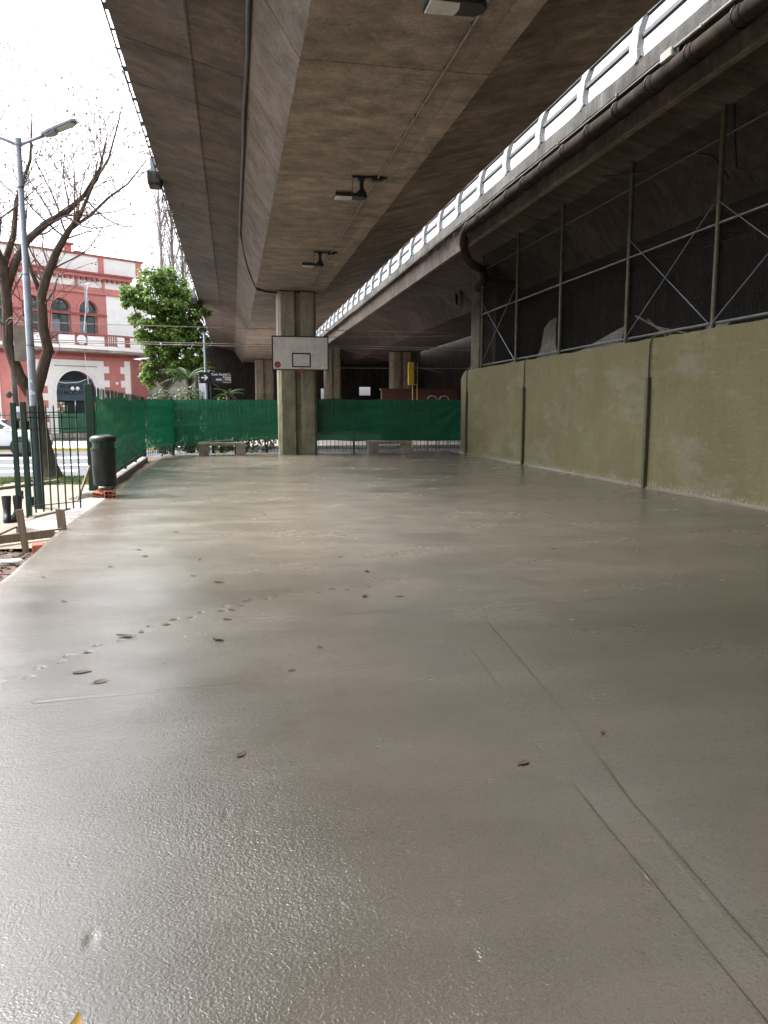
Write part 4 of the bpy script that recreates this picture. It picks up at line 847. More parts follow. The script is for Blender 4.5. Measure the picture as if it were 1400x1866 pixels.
# ------------------------------------------------------------------ street lamp
lp = thing('street_lamp', 'slim grey street lamp with twin arms behind the gate', 'street lamp', (-3.06, 13.0, -.1))
mb = MB(); mb.tube([(0,0,-.2), (0,0,1.62)], .082, 14); mb.build('foot', 'lampdark', lp, smooth='auto')
mb = MB(); mb.tube([(0,0,1.60), (0,0,3.6), (0,0,3.62), (0,0,5.55)], [.062, .055, .045, .040], 12); mb.build('pole', 'lampgrey', lp, smooth='auto')
for z in (2.55, 3.61, 4.9):
    mb = MB(); mb.tube([(0,0,z-.012), (0,0,z+.012)], .060 if z < 3.6 else .052, 12); mb.build('band', 'grey', lp, smooth='auto')
mb = MB(); mb.tube([(0,0,5.5), (0,0,5.6)], .05, 12); mb.build('cap', 'lampgrey', lp, smooth='auto')
for s in (1, -1):
    u = Vector((s*.98, -.1*s, .0)); mb = MB(); mb.tube([Vector((0,0,5.50)), u*.20 + Vector((0,0,5.58)), u*.40 + Vector((0,0,5.66))], .024, 8); ar = mb.build('arm', 'lampgrey', lp, smooth=True)
    d = Vector((s*.92, -.1*s, .38)).normalized(); side = d.cross(Vector((0,0,1))).normalized(); upv = side.cross(d)
    b0 = u*.36 + Vector((0,0,5.64)); mb = MB()
    mb.prism([(0,-.05),(.12,-.09),(.50,-.10),(.56,-.05),(.56,.05),(.50,.10),(.12,.09),(0,.05)], b0, d, side, upv*.05); hd = mb.build('lamp_head', 'lampgrey', lp, bevel=.01)
    mb = MB(); mb.prism([(.26,-.075),(.48,-.08),(.52,-.04),(.52,.04),(.48,.08),(.26,.075)], b0 - upv*.010, d, side, upv*.009); mb.build('lens', 'lens', hd)
    mb = MB(); mb.prism([(.04,-.05),(.22,-.085),(.22,.085),(.04,.05)], b0 - upv*.025, d, side, upv*.024); mb.build('gear_cover', 'lampgrey', hd, bevel=.006)
text('A', .07, 'textwhite', lp, 'graffiti_mark', (-.03, -.062, 1.98), (R(90), 0, 0)); text('0a', .09, 'textwhite', lp, 'graffiti_mark', (-.04, -.064, 1.80), (R(90), 0, 0))

# ------------------------------------------------------------------ trees
def limb(mb, p, d, L, r, depth, out, rnd, bend=.25, up=.10):
    n = max(3, int(L/.22)); pts = [Vector(p)]; rs = [r]; d = Vector(d).normalized()
    for i in range(n):
        d = (d + Vector((rnd.gauss(0, bend), rnd.gauss(0, bend), rnd.gauss(0, bend)))*.35 + Vector((0,0,up))*.3).normalized()
        pts.append(pts[-1] + d*L/n); rs.append(max(.0065, r*(1 - .62*(i+1)/n)))
        if depth > 0 and i >= 1 and rnd.random() < (.55 if depth > 1 else .75):
            ax = Vector((rnd.gauss(0,1), rnd.gauss(0,1), rnd.gauss(0,.6))).normalized(); nd = (d*.75 + ax*.75).normalized()
            limb(mb, pts[-1], nd, L*rnd.uniform(.42, .68), rs[-1]*.6, depth-1, out, rnd, bend, up)
    mb.tube(pts, rs, 7 if r > .05 else (5 if r > .015 else 3), False)
    if depth <= 1:
        for q in pts[1:]: out.append((q, d))
def leaves(pts, n, size, spread, rnd, droop=.3):
    mb = MB()
    for i in range(n):
        p, d = pts[rnd.randrange(len(pts))]; c = p + Vector((rnd.gauss(0,1), rnd.gauss(0,1), rnd.gauss(0,1)))*spread
        a = Vector((rnd.gauss(0,1), rnd.gauss(0,1), rnd.gauss(0,1)-droop)).normalized(); b = a.cross(Vector((rnd.gauss(0,1), rnd.gauss(0,1), rnd.gauss(0,1)))).normalized(); s = size*rnd.uniform(.6, 1.3)
        mb.add([c, c + a*s*.5 + b*s*.32, c + a*s, c + a*s*.5 - b*s*.32], [(0,1,2,3)])
    return mb
rnd = random.Random(3)
bt = thing('plane_tree', 'bare street tree with a forked dark trunk and a few dry leaves behind the lamp', 'tree', (-4.57, 20.5, -.25))
def path(*ps): return [Vector((x - (-4.57), y - 20.5, z + .25)) for x, y, z in ps]
tips = []; mb = MB()
mb.tube(path((-4.57, 20.5, -.45), (-4.58, 20.5, -.2), (-4.62, 20.5, .1), (-4.68, 20.5, .6), (-4.76, 20.5, 1.2), (-4.80, 20.5, 1.75), (-4.82, 20.45, 2.0)), [.50, .36, .27, .215, .20, .20, .19], 14)
limbs = [(path((-4.84, 20.5, 1.8), (-5.1, 20.4, 2.3), (-5.28, 20.3, 3.0), (-5.22, 20.2, 3.9), (-5.22, 20.1, 4.8), (-5.5, 19.8, 5.8), (-5.9, 19.5, 7.0)), [.16, .14, .125, .12, .105, .07, .02]),
         (path((-4.80, 20.5, 1.8), (-4.62, 20.5, 2.3), (-4.42, 20.5, 2.95), (-4.48, 20.4, 3.4), (-4.46, 20.3, 4.2), (-4.30, 20.3, 4.7), (-4.02, 20.2, 5.25), (-3.72, 20.1, 5.7), (-3.45, 20.0, 6.0), (-3.1, 19.9, 6.7), (-2.95, 19.9, 7.3)), [.16, .14, .13, .12, .115, .105, .09, .07, .05, .03, .012]),
         (path((-5.22, 20.2, 4.3), (-5.0, 20.2, 4.9), (-4.65, 20.1, 5.45), (-4.2, 20.1, 5.85), (-3.75, 20.2, 6.15), (-3.35, 20.2, 6.55), (-2.95, 20.2, 7.2), (-2.75, 20.2, 8.0)), [.11, .10, .09, .085, .07, .05, .03, .012]),
         (path((-5.22, 20.1, 4.8), (-5.0, 20.3, 5.6), (-4.95, 20.5, 6.4), (-4.6, 20.6, 7.4), (-4.5, 20.6, 8.5)), [.08, .07, .055, .035, .012]),
         (path((-3.72, 20.1, 5.7), (-3.2, 20.0, 6.05), (-2.75, 19.9, 6.45), (-2.3, 19.8, 6.75), (-1.85, 19.8, 7.3)), [.045, .036, .028, .02, .009]),
         (path((-3.1, 19.9, 6.7), (-2.7, 19.8, 7.3), (-2.45, 19.8, 8.1), (-2.3, 19.8, 8.7)), [.03, .024, .016, .008]),
         (path((-4.46, 20.3, 4.2), (-4.75, 20.6, 4.9), (-4.9, 20.8, 5.6), (-4.8, 20.9, 6.4)), [.06, .05, .035, .012])]
for p, r_ in limbs: mb.tube(p, r_, 10)
mb.build('trunk', 'bark', bt, smooth=True)
mb = MB()
for p, r_ in limbs:
    for i in range(3, len(p)):
        for k in range(3 if i < len(p)-1 else 5):
            d = (p[i]-p[i-1]).normalized(); ax = Vector((rnd.gauss(0,1), rnd.gauss(0,.8), rnd.gauss(.3,.6))).normalized()
            limb(mb, p[i].lerp(p[i-1], rnd.random()), (d*.6+ax*.8), rnd.uniform(1.0, 2.3), min(.024, r_[i]*.45), 2, tips, rnd, .35, .12)
mb.build('twigs', 'twig', bt)
leaves(tips, 2000, .065, .03, rnd, .8).build('dry_leaves', 'dryleaf', bt, fixn=False)
# grey sign box on the trunk side
mb = MB(); mb.box((-.17, -.04, -.42), (.17, .04, .42)); o = mb.build('sign_panel', 'boardpanel', bevel=.01); o.location = (-4.93, 20.15, 3.05); tag(o, 'grey back of a sign panel between the tree fork and the lamp', 'sign')

def crown_tree(name, label, base, trunk_h, blobs, n, size, mat, group=None, seed=1, trunk_r=.12):
    rnd = random.Random(seed); t = thing(name, label, 'tree', base, 0, group); mb = MB()
    mb.tube([(0,0,-.3), (.05,0,trunk_h*.5), (0,.05,trunk_h)], [trunk_r*1.4, trunk_r, trunk_r*.8], 9)
    for (c, r_) in blobs: mb.tube([(0,.05,trunk_h*.8), Vector(c)*.5 + Vector((0,0,trunk_h*.45)), c], [trunk_r*.6, trunk_r*.4, .02], 6)
    mb.build('trunk', 'bark', t, smooth=True)
    lb = MB(); clumps = []
    for (c, r_) in blobs:
        for k in range(int(22*r_*r_)+8):
            v = Vector((rnd.gauss(0,1), rnd.gauss(0,1), rnd.gauss(0,1))).normalized()*r_*rnd.uniform(.25, 1.08)
            clumps.append((Vector(c)+v, rnd.uniform(.20, .42)*max(.6, r_*.7)))
    for i in range(n):
        c, r_ = clumps[rnd.randrange(len(clumps))]; v = Vector((rnd.gauss(0,1), rnd.gauss(0,1), rnd.gauss(0,.75)))*r_*.6
        p = c + v; nrm = (v.normalized() + Vector((0,0,.7)) + Vector((rnd.gauss(0,.5), rnd.gauss(0,.5), rnd.gauss(0,.5)))).normalized()
        a = nrm.orthogonal().normalized(); a.rotate(Matrix.Rotation(rnd.uniform(0, 6.28), 3, nrm)); b = nrm.cross(a); s = size*rnd.uniform(.6, 1.3)
        lb.add([p - a*s*.5, p + b*s*.28 + nrm*s*.06, p + a*s*.5, p - b*s*.28 + nrm*s*.06], [(0,1,2,3)])
    lb.build('crown', mat, t, fixn=False); return t
crown_tree('ficus_tree', 'dense bright green leafy tree between the red building and the viaduct', (-3.1, 38, -.2), 3.2,
   [((-.1, 0, 7.6), .85), ((.7, .2, 6.9), .95), ((-.6, 0, 6.7), .9), ((-1.45, 0, 6.9), .5), ((.1, 0, 5.9), 1.0), ((1.3, .2, 5.9), .8), ((-.7, 0, 5.4), .8), ((.6, -.2, 4.9), .95), ((1.5, 0, 4.8), .7), ((-.1, 0, 4.1), .75), ((.9, 0, 3.8), .8), ((1.7, 0, 3.9), .5), ((-.7, .1, 3.4), .6)], 36000, .18, 'ficus', seed=5)
def poplar(x, y, h, label, seed):
    rnd = random.Random(seed); t = thing('bare_poplar', label, 'tree', (x, y, -.2), 0, 'bare poplars behind the building'); mb = MB(); out = []
    mb.tube([(0,0,0), (.1,0,h*.5), (.0,.1,h)], [.22, .14, .03], 7); mb.build('trunk', 'barkgrey', t, smooth=True); mb = MB()
    for i in range(30):
        z = h*rnd.uniform(.35, .97); a = rnd.uniform(0, 6.3); limb(mb, (.05, 0, z), (math.cos(a)*.32, math.sin(a)*.32, 1), rnd.uniform(2.0, 4.0)*(1.2-z/h*.6), .05, 2, out, rnd, .18, .3)
    mb.build('branches', 'barkgrey', t); return t
poplar(-4.9, 60, 19.5, 'tall bare poplar beside the deck edge, leftmost of the three', 1); poplar(-4.15, 61, 17.6, 'tall bare poplar, middle of the three beside the deck edge', 2); poplar(-3.5, 62, 16.5, 'bare poplar nearest the deck edge, shortest of the three', 4)
def palm(x, y, zc, n, L, label, seed):
    rnd = random.Random(seed); t = thing('palm', label, 'palm', (x, y, -.3)); mb = MB(); mb.tube([(0,0,0), (0,0,zc*.5), (0,0,zc)], [.16, .13, .12], 8); mb.build('trunk', 'bark', t, smooth=True)
    for k in range(n):
        a = 2*math.pi*k/n*1.618*3 ; e = rnd.uniform(.2, 1.3); mb = MB(); pts = []
        for i in range(9):
            s = i/8; rr = L*s*math.cos(e*(1-s*.5)); pts.append(Vector((math.cos(a)*rr, math.sin(a)*rr, zc + L*(s*math.sin(e) - .55*s*s))))
        for i in range(1, 9):
            d = (pts[i]-pts[i-1]).normalized(); sd = d.cross(Vector((0,0,1))).normalized()
            for q in (-1, 1):
                for w in (0, .5):
                    p = pts[i-1].lerp(pts[i], w); tip = p + sd*q*L*.26*(1.1-i/9) + d*L*.14 - Vector((0,0,.06)); mb.add([p, p + d*.03, tip], [(0,1,2)])
        mb.tube(pts, [.02]*5+[.012]*4, 4, False); mb.build('frond', 'palm', t, fixn=False)
palm(-1.75, 33, 3.0, 15, 1.3, 'small palm below the leafy tree, left of the street sign', 2)
palm(-.15, 34.5, 2.4, 9, .8, 'dim palm in the shade right of the street sign', 6)
def shrub(x, y, r_, h, label, seed, n=1600, mat='shrub'):
    rnd = random.Random(seed); t = thing('shrub', label, 'shrub', (x, y, -.32), 0, 'shrubs behind the far fence'); lb = MB(); sb = MB()
    for k in range(7): a = rnd.uniform(0, 6.3); sb.tube([(0,0,0), (r_*.4*math.cos(a), r_*.4*math.sin(a), h*.6), (r_*.7*math.cos(a), r_*.7*math.sin(a), h*.9)], [.02,.014,.006], 5, False)
    sb.build('stems', 'twig', t)
    for i in range(n):
        v = Vector((rnd.gauss(0,1), rnd.gauss(0,1), rnd.gauss(0,1))).normalized()*rnd.uniform(.5, 1.0)**.5*(1+.18*nz(i*.37, seed)); p = Vector((v.x*r_, v.y*r_*.8, h*.5 + v.z*h*.5)); nrm = (v + Vector((rnd.gauss(0,.5), rnd.gauss(0,.5), .6+rnd.gauss(0,.4)))).normalized()
        a = nrm.orthogonal().normalized(); a.rotate(Matrix.Rotation(rnd.uniform(0,6.28), 3, nrm)); b = nrm.cross(a); s = .14*rnd.uniform(.6, 1.3)
        lb.add([p - a*s*.5, p + b*s*.28, p + a*s*.5, p - b*s*.28], [(0,1,2,3)])
    lb.build('foliage', mat, t, fixn=False)
shrub(-2.6, 30.8, .75, 2.65, 'tall rounded shrub behind the fence corner', 1); shrub(-1.6, 30.5, .8, 2.75, 'broad rounded shrub below the small palm', 2)
shrub(-.45, 30.6, .5, 2.3, 'yellowish shrub beside the street sign post', 3, 900, 'ficus'); shrub(.5, 31, .7, 2.15, 'low dim shrub just left of the pier above the cloth', 4, 900)
shrub(1.3, 31.2, .5, 2.1, 'low dim shrub behind the pier edge', 7, 500)
shrub(19.5, 62, 1.8, 4.2, 'bright green bush at the far end beside the green wall', 8, 2000, 'ficus')
# rough grass along the pavement and beyond the far fence
def grass(name, x0, x1, y0, y1, n, zf, label, h=.09):
    mb = MB()
    for i in range(n):
        x, y = random.uniform(x0, x1), random.uniform(y0, y1)
        if nz(x, y, 2, 1.4) < -.12: continue
        a = random.uniform(0, 6.3); s = h*random.uniform(.4, 1.2); z = zf(y); dx, dy = math.cos(a)*.008, math.sin(a)*.008; lx, ly = random.gauss(0, .4)*s, random.gauss(0, .4)*s
        mb.add([(x-dx, y-dy, z), (x+dx, y+dy, z), (x+lx, y+ly, z+s)], [(0,1,2)])
    tag(mb.build(name, 'grass', fixn=False), label, 'grass', kind='stuff')
grass('grass', -7.5, -3.0, 17.6, 21.2, 14000, lambda y: gz(y)-.02, 'worn grass verge round the foot of the street tree')
grass('grass', -2, 8, 27.3, 29.0, 9000, lambda y: -.31, 'grass strip glimpsed under the cloth beyond the far fence')
sheet('verge', lin(-2.2, 9, 4), [27.0, 29.2], -.0, 'ground', zf=lambda y: -.31)

# ------------------------------------------------------------------ red corner building across the street
S = 1.207
BA = R(56); BD = Vector((math.sin(BA), math.cos(BA), 0)); BN = Vector((-BD.y, BD.x, 0))   # along the front, and inwards
bl = thing('corner_building', 'red and white two storey corner building with arched doorway across the street', 'building', (-10.2, 53.6, -.33), math.atan2(BD.y, BD.x))
# local axes: x along the front, y into the building, z up (0 = street)
Z = lambda z: 1.45 + (z - 1.45)*S + .33
U = lambda u: u*S
def bx(name, u0, u1, z0, z1, y0, y1, mat, parent=None, bevel=0):
    mb = MB(); mb.box((U(u0), y0, Z(z0)), (U(u1), y1, Z(z1))); return mb.build(name, mat, parent or bl, bevel=bevel)
def arch_wall(name, u0, u1, z0, z1, holes, y0, y1, mat, parent=None):
    """wall slab with round-headed openings: strips between / above the openings"""
    mb = MB(); cur = u0
    for (a, b, zb, zs) in sorted(holes):
        if a > cur: mb.box((U(cur), y0, Z(z0)), (U(a), y1, Z(z1)))
        if zb > z0 + .01: mb.box((U(a), y0, Z(z0)), (U(b), y1, Z(zb)))
        r_ = (b-a)/2; c = (a+b)/2; n = 14
        poly = [(U(c + r_*math.cos(math.pi*(1-k/n))), Z(zs) + U(r_*math.sin(math.pi*k/n))) for k in range(n+1)]
        for k in range(n):
            (ua, za), (ub, zb2) = poly[k], poly[k+1]
            mb.add([(ua,y0,za),(ub,y0,zb2),(ub,y0,Z(z1)),(ua,y0,Z(z1)),(ua,y1,za),(ub,y1,zb2),(ub,y1,Z(z1)),(ua,y1,Z(z1))], [(0,1,2,3),(7,6,5,4),(0,4,5,1),(3,2,6,7)])
        cur = b
    if cur < u1: mb.box((U(cur), y0, Z(z0)), (U(u1), y1, Z(z1)))
    return mb.build(name, mat, parent or bl)
WIN = [(.62, 1.62, 5.15, 6.85), (-.86, .14, 5.15, 6.85), (-2.36, -1.36, 5.15, 6.85), (-3.86, -2.86, 5.15, 6.85)]
arch_wall('lower_wall', -5.2, 3.45, -.4, 4.35, [(-.88, 1.28, -.4, 2.5)], 0, .35, 'red')
arch_wall('upper_wall', -5.2, 2.15, 4.62, 7.72, WIN, .05, .40, 'red')
bx('upper_wall', 2.151, 4.6, 4.62, 7.72, .05, .4, 'white')
bx('body', -5.2, 3.4, -.4, 8.8, .9, 6, 'white')
arch_wall('door_surround', -1.32, 1.80, -.4, 4.15, [(-.88, 1.28, -.4, 2.5)], -.05, -.002, 'white')
for q in range(11):          # quoins either side of the doorway and at the corner
    z0 = -.3 + q*.38
    if q % 2 == 0:
        for u0, u1 in ((-1.60, -1.322), (1.802, 2.10), (2.78, 3.02)): bx('quoin', u0, u1, z0, z0+.37, -.048, -.002, 'white')
        bx('quoin', -4.4, -4.1, z0, z0+.37, -.048, -.002, 'white')
bx('quoin_strip', 3.021, 3.35, -.3, 4.2, -.05, -.002, 'white'); bx('quoin_strip', -4.099, -3.7, -.3, 4.2, -.05, -.002, 'white')
bx('plaster_panel', -2.2, -1.62, -.3, 4.1, -.03, -.002, 'white')
mb = MB()                     # archivolt
n = 20; c = .2
for r0, r1, y0, y1 in ((1.081, 1.22, -.11, -.051), (1.26, 1.31, -.08, -.051)):
    for k in range(n):
        a0, a1 = math.pi*k/n, math.pi*(k+1)/n
        pts = [(U(c + r_*math.cos(a)), Z(2.5) + U(r_*math.sin(a))) for r_, a in ((r0,a0),(r1,a0),(r1,a1),(r0,a1))]
        mb.add([(u, y0, z) for u, z in pts] + [(u, y1, z) for u, z in pts], [(0,1,2,3),(0,4,5,1),(1,5,6,2),(2,6,7,3),(3,7,4,0)])
mb.build('archivolt', 'white', bl)
dr = bx('doorway_glazing', -.88, 1.28, -.4, 3.6, .30, .34, 'glass')
bx('door_leaf', -.80, .18, -.3, 1.25, .20, .26, 'doorgreen'); bx('door_leaf', .22, 1.20, -.3, 1.25, .20, .26, 'doorgreen')
bx('window_mullion', .18, .22, 1.25, 2.0, .2, .28, 'white')
for i in range(3):
    for j in range(4): bx('notice', -.78+i*.14, -.67+i*.14, 1.3+j*.16, 1.43+j*.16, .22, .24, ('yellow', 'white', 'kerb')[(i+j) % 3])
bx('notice', .85, 1.1, 1.25, 1.75, .21, .24, 'kerb')
bn_ = bx('banner', -.86, 1.26, 1.98, 3.05, .10, .14, 'banner')
text('40 AÑOS DE', .46*.83, 'bannertext', bl, 'lettering', (U(.22), .095, Z(2.62)), (R(90), 0, 0), 'CENTER', .004)
text('DEMOCRACIA', .40, 'bannertext', bl, 'lettering', (U(.20), .095, Z(2.30)), (R(90), 0, 0), 'CENTER', .004)
mb = MB(); mb.tube([(U(1.2), -.2, Z(3.3)), (U(.9), -.25, Z(3.2)), (U(.2), -.3, Z(2.95)), (U(-.5), -.3, Z(2.9)), (U(-1.3), -.2, Z(3.05))], .02, 6); mb.tube([(U(.55), -.6, Z(4.6)), (U(.75), -.5, Z(2.3))], .025, 6); mb.build('drooping_wire', 'textwhite', bl, smooth=True)
for u in (-.12, .16):
    mb = MB(); mb.lathe([(.01, -.13), (.09, -.09), (.13, 0), (.09, .09), (.01, .13)], (U(u), -.35, Z(2.62)), 14); mb.build('lamp_globe', 'white', bl, smooth=True)
mb = MB(); mb.lathe([(.01, -.11), (.08, -.07), (.11, 0), (.08, .07), (.01, .11)], (U(2.45), -.25, Z(2.95)), 14); mb.build('lamp_globe', 'white', bl, smooth=True)
# string courses, cornices, balcony
bx('panel_moulding', -.95, 1.4, 3.80, 3.84, -.09, -.051, 'kerb')
for nm, z0, z1, dy, m in (('string_course', 4.352, 4.47, .18, 'reddark'), ('string_course', 4.472, 4.56, .10, 'red'), ('frieze_band', 7.722, 8.06, .08, 'red'), ('cornice', 8.55, 8.72, .32, 'red'), ('cornice', 8.722, 8.82, .48, 'reddark'), ('frieze', 8.062, 8.549, .03, 'white')):
    bx(nm, -5.3, 3.6, z0, z1, -dy, .9, m)
for u in (-4.4, -2.7, -1.1, .4, 1.9): bx('frieze_pilaster', u, u+.16, 8.064, 8.547, -.08, -.031, 'red')
for k in range(30): bx('cornice_bracket', -5.1+k*.29, -4.98+k*.29, 8.40, 8.548, -.28, -.031, 'reddark')
bx('parapet', -5.2, 4.4, 8.822, 9.72, .1, .4, 'white'); bx('parapet_coping', -5.2, 4.45, 9.722, 9.82, .02, .48, 'reddark')
for u in (-4.5, -2.9, 1.8, 4.0): bx('parapet_pier', u, u+.3, 8.824, 9.72, .04, .099, 'red')
bx('chimney', .15, .55, 9.0, 10.25, .6, 1.1, 'red'); bx('chimney', .75, 1.2, 9.0, 10.0, .6, 1.1, 'reddark'); bx('chimney_cap', .05, .65, 10.252, 10.36, .5, 1.2, 'reddark')
for (a, b, zb, zs) in WIN:
    c = (a+b)/2; r_ = (b-a)/2
    g = bx('window', a, b, zb, zs+r_, .32, .36, 'glass')
    bx('window_frame', c-.02, c+.02, zb, zs+r_*.95, .28, .319, 'doorgreen'); bx('window_frame', a, b, zs-.05, zs+.02, .281, .318, 'doorgreen')
    bx('window_frame', a, a+.07, zb, zs, .26, .318, 'kerb'); bx('window_frame', b-.07, b, zb, zs, .26, .318, 'kerb'); bx('shutter', a+.08, c-.03, zb, zs-.6, .30, .319, 'lampgrey')
    mb = MB()
    for k in range(14):
        a0, a1 = math.pi*k/14, math.pi*(k+1)/14
        pts = [(U(c + q*math.cos(t_)), Z(zs) + U(q*math.sin(t_))) for q, t_ in ((r_+.02,a0),(r_+.14,a0),(r_+.14,a1),(r_+.02,a1))]
        mb.add([(u, -.02, z) for u, z in pts] + [(u, .049, z) for u, z in pts], [(0,1,2,3),(0,4,5,1),(1,5,6,2),(2,6,7,3),(3,7,4,0)])
    mb.build('window_moulding', 'red', bl)
bx('impost_band', -5.2, 2.15, 6.55, 6.68, .0, .049, 'reddark')
# bowed balcony
bal = [(-5.2, -.8), (-3, -1.0), (-1, -1.15), (.5, -1.2), (2.2, -1.15), (3.0, -1.0), (4.9, -.3)]
mb = MB(); mb.prism([(U(u), y) for u, y in bal] + [(U(4.9), .04), (U(-5.2), .04)], (0, 0, Z(4.562)), (1,0,0), (0,1,0), (0,0,U(.10))); mb.build('balcony_slab', 'kerb', bl)
for (u0, y0), (u1, y1) in zip(bal[:-1], bal[1:]):
    p, q = Vector((U(u0), y0, 0)), Vector((U(u1), y1, 0)); d = q - p; L = d.length; nseg = max(1, round(L/2.2))
    for s_ in range(nseg):
        a, b = p + d*(s_/nseg), p + d*((s_+1)/nseg); wdt = (b-a)
        mb = MB(); mb.bar(a + Vector((0,0,Z(4.78))), b + Vector((0,0,Z(4.78))), .14, .22); mb.bar(a + Vector((0,0,Z(5.47))), b + Vector((0,0,Z(5.47))), .16, .10, mi=1); mb.build('balustrade_rail', ['white', 'reddark'], bl)
        mb = MB(); mb.bar(a + Vector((0,0,Z(5.13))), a + wdt*.55 + Vector((0,0,Z(5.13))), .12, .58); mb.build('balustrade_panel', 'white', bl)
        for k in range(6):
            c_ = a + wdt*(.60 + k*.07); mb = MB(); mb.lathe([(.035, 0), (.06, .12), (.03, .3), (.05, .55), (.035, .62)], (c_.x, c_.y, Z(4.9)), 8); mb.build('baluster', 'reddark', bl, smooth=True)
mb = MB(); mb.lathe([(.01, 0), (.30, .0), (.30, .05), (.01, .05)], n=20); o = mb.build('balcony_shield', 'white', bl); o.location = (U(.15), -1.30, Z(5.15)); o.rotation_euler = (R(90), 0, 0)
# street side face running back from the corner
mb = MB(); mb.prism([(U(3.45), .0), (U(5.3), 1.6), (U(5.3), 6), (U(3.4), 6)], (0,0,Z(-.4)), (1,0,0), (0,1,0), (0,0,Z(4.35)-Z(-.4))); mb.build('side_wall', 'red', bl)
mb = MB(); mb.prism([(U(4.6), .4), (U(5.3), 1.6), (U(5.3), 6), (U(3.4), 6), (U(3.4), .45)], (0,0,Z(4.6)), (1,0,0), (0,1,0), (0,0,Z(8.5)-Z(4.6))); mb.build('side_wall', 'white', bl)
# flag pole and pale flag
mb = MB(); mb.tube([(U(.35), -1.2, Z(5.6)), (U(.30), -2.2, Z(8.0))], .03, 6); mb.build('flag_pole', 'textwhite', bl)
mb = MB(); mb.add([(U(.32)+.02*math.sin(k), -2.1+.12*k, Z(7.9)-.02*k - j*.55) for k in range(5) for j in range(4)], [(k*4+j, k*4+j+1, k*4+j+5, k*4+j+4) for k in range(4) for j in range(3)]); mb.build('flag', 'lampgrey', bl, smooth=True, fixn=False)
# green railing in front of the building
fr = thing('street_railing', 'green railing with pale panels in front of the red building', 'railing', (-12.5, 43.2, -.2), R(24))
for i in range(46):
    mb_h = 1.55; inst(BAR, 'bar', fr, (i*.22, 0, 0), None, (1.6, 1.6, .9))
for z in (.12, .55, 1.40):
    mb = MB(); mb.box((0, -.02, z-.02), (10, .02, z+.02)); mb.build('rail', 'doorgreen', fr)
mb = MB(); mb.box((0, .05, .0), (10, .1, .42)); mb.build('kick_panel', 'kerb', fr)
mb = MB(); mb.box((3.6, .3, .0), (6.2, .36, 1.5)); mb.build('gate_sheet', 'doorgreen', fr)
# neighbouring red house at the picture edge and a grey pole
nb = thing('red_house', 'plain red house wall at the left picture edge behind the white car', 'building', (-22, 50, -.33), R(8))
mb = MB(); mb.box((0, 0, 0), (9.2, 6, 5.4)); mb.build('wall', 'red', nb)
mb = MB(); mb.box((-.1, -.1, 5.402), (9.3, 6.1, 5.6)); mb.build('coping', 'reddark', nb)
mb = MB(); mb.box((6.8, -.02, .3), (8.0, -.003, 2.6)); mb.build('door', 'rimred', nb)
pl = thing('utility_pole', 'pale grey pole with posters and a small lamp at the left picture edge', 'pole', (-9.45, 37.2, -.2))
mb = MB(); mb.tube([(0,0,0), (-.1,0,4.2)], .12, 10); mb.build('shaft', 'fascia', pl, smooth='auto')
for z, m in ((.9, 'kerb'), (1.3, 'lampgrey'), (1.55, 'white')):
    mb = MB(); mb.tube([(-.02*z,0,z), (-.02*z,0,z+.28)], .125, 10); mb.build('poster', m, pl, smooth='auto')
mb = MB(); mb.lathe([(.02, -.16), (.12, -.1), (.14, 0), (.1, .12), (.02, .16)], (-.3, -.1, 2.35), 12); mb.build('bell_lamp', 'fascia', pl, smooth=True)
mb = MB(); mb.bar((-.05, 0, 2.35), (-.3, -.1, 2.35), .05); mb.build('lamp_arm', 'black', pl)

# ------------------------------------------------------------------ white parked car, nose to the right
cr = thing('parked_car', 'white crossover car with dark glass passing behind the gate posts', 'car', (-9.55, 33.5, -.335))
low = [(-2.15, .30), (-2.18, .60), (-2.10, .92), (-1.5, 1.0), (.75, 1.02), (1.35, .98), (1.95, .84), (2.13, .66), (2.16, .42), (2.10, .28), (1.75, .24), (-1.9, .24)]
def carshell(poly, hw, taper):
    n = len(poly); mb = MB()
    for s in (-1, 1):
        for u, v in poly: mb.v.append((u, s*hw*(1-taper*max(0, abs(u)-1.2)/1.0), v))
        for u, v in poly: mb.v.append((u*.97, s*hw*.90*(1-taper*max(0, abs(u)-1.2)/1.0), v + (.03 if v > .7 else 0)))
    a, b, c, d = 0, n, 2*n, 3*n
    for i in range(n):
        j = (i+1) % n; mb.f += [(a+i, a+j, b+j, b+i), (c+i, d+i, d+j, c+j), (b+i, b+j, d+j, d+i)]; mb.mi += [0, 0, 0]
    mb.f += [tuple(range(n)), tuple(range(2*n, 3*n))]; mb.mi += [0, 0]; return mb
o = carshell(low, .90, .12).build('body', 'carwhite', cr, bevel=.02, smooth='auto')
gh = [(-1.75, 1.0), (-1.3, 1.42), (-.6, 1.52), (.2, 1.48), (.45, 1.40), (1.15, 1.0)]
mb = MB(); n = len(gh)
for s in (-1, 1): mb.v += [(u, s*(.80 if v < 1.1 else .64), v) for u, v in gh]
for i in range(n-1): mb.f.append((i, i+1, n+i+1, n+i)); mb.mi.append(0)
mb.f += [tuple(range(n)), tuple(range(n, 2*n))]; mb.mi += [0, 0]
mb.build('cabin', 'carwhite', cr, bevel=.03, smooth='auto')
for poly in ([(-1.50, 1.06), (-1.15, 1.38), (-.5, 1.44), (-.42, 1.06)], [(-.36, 1.06), (-.42, 1.44), (.18, 1.41), (.42, 1.34), (.92, 1.06)]):
    for s in (-1, 1):
        mb = MB(); yy = lambda v: s*((.80 - .16*(v-1.0)/.42) + .008); mb.add([(u, yy(v), v) for u, v in poly] + [(u, yy(v) - s*.004, v) for u, v in poly], [tuple(range(len(poly))), tuple(range(len(poly), 2*len(poly)))]); mb.build('side_window', 'glass', cr)
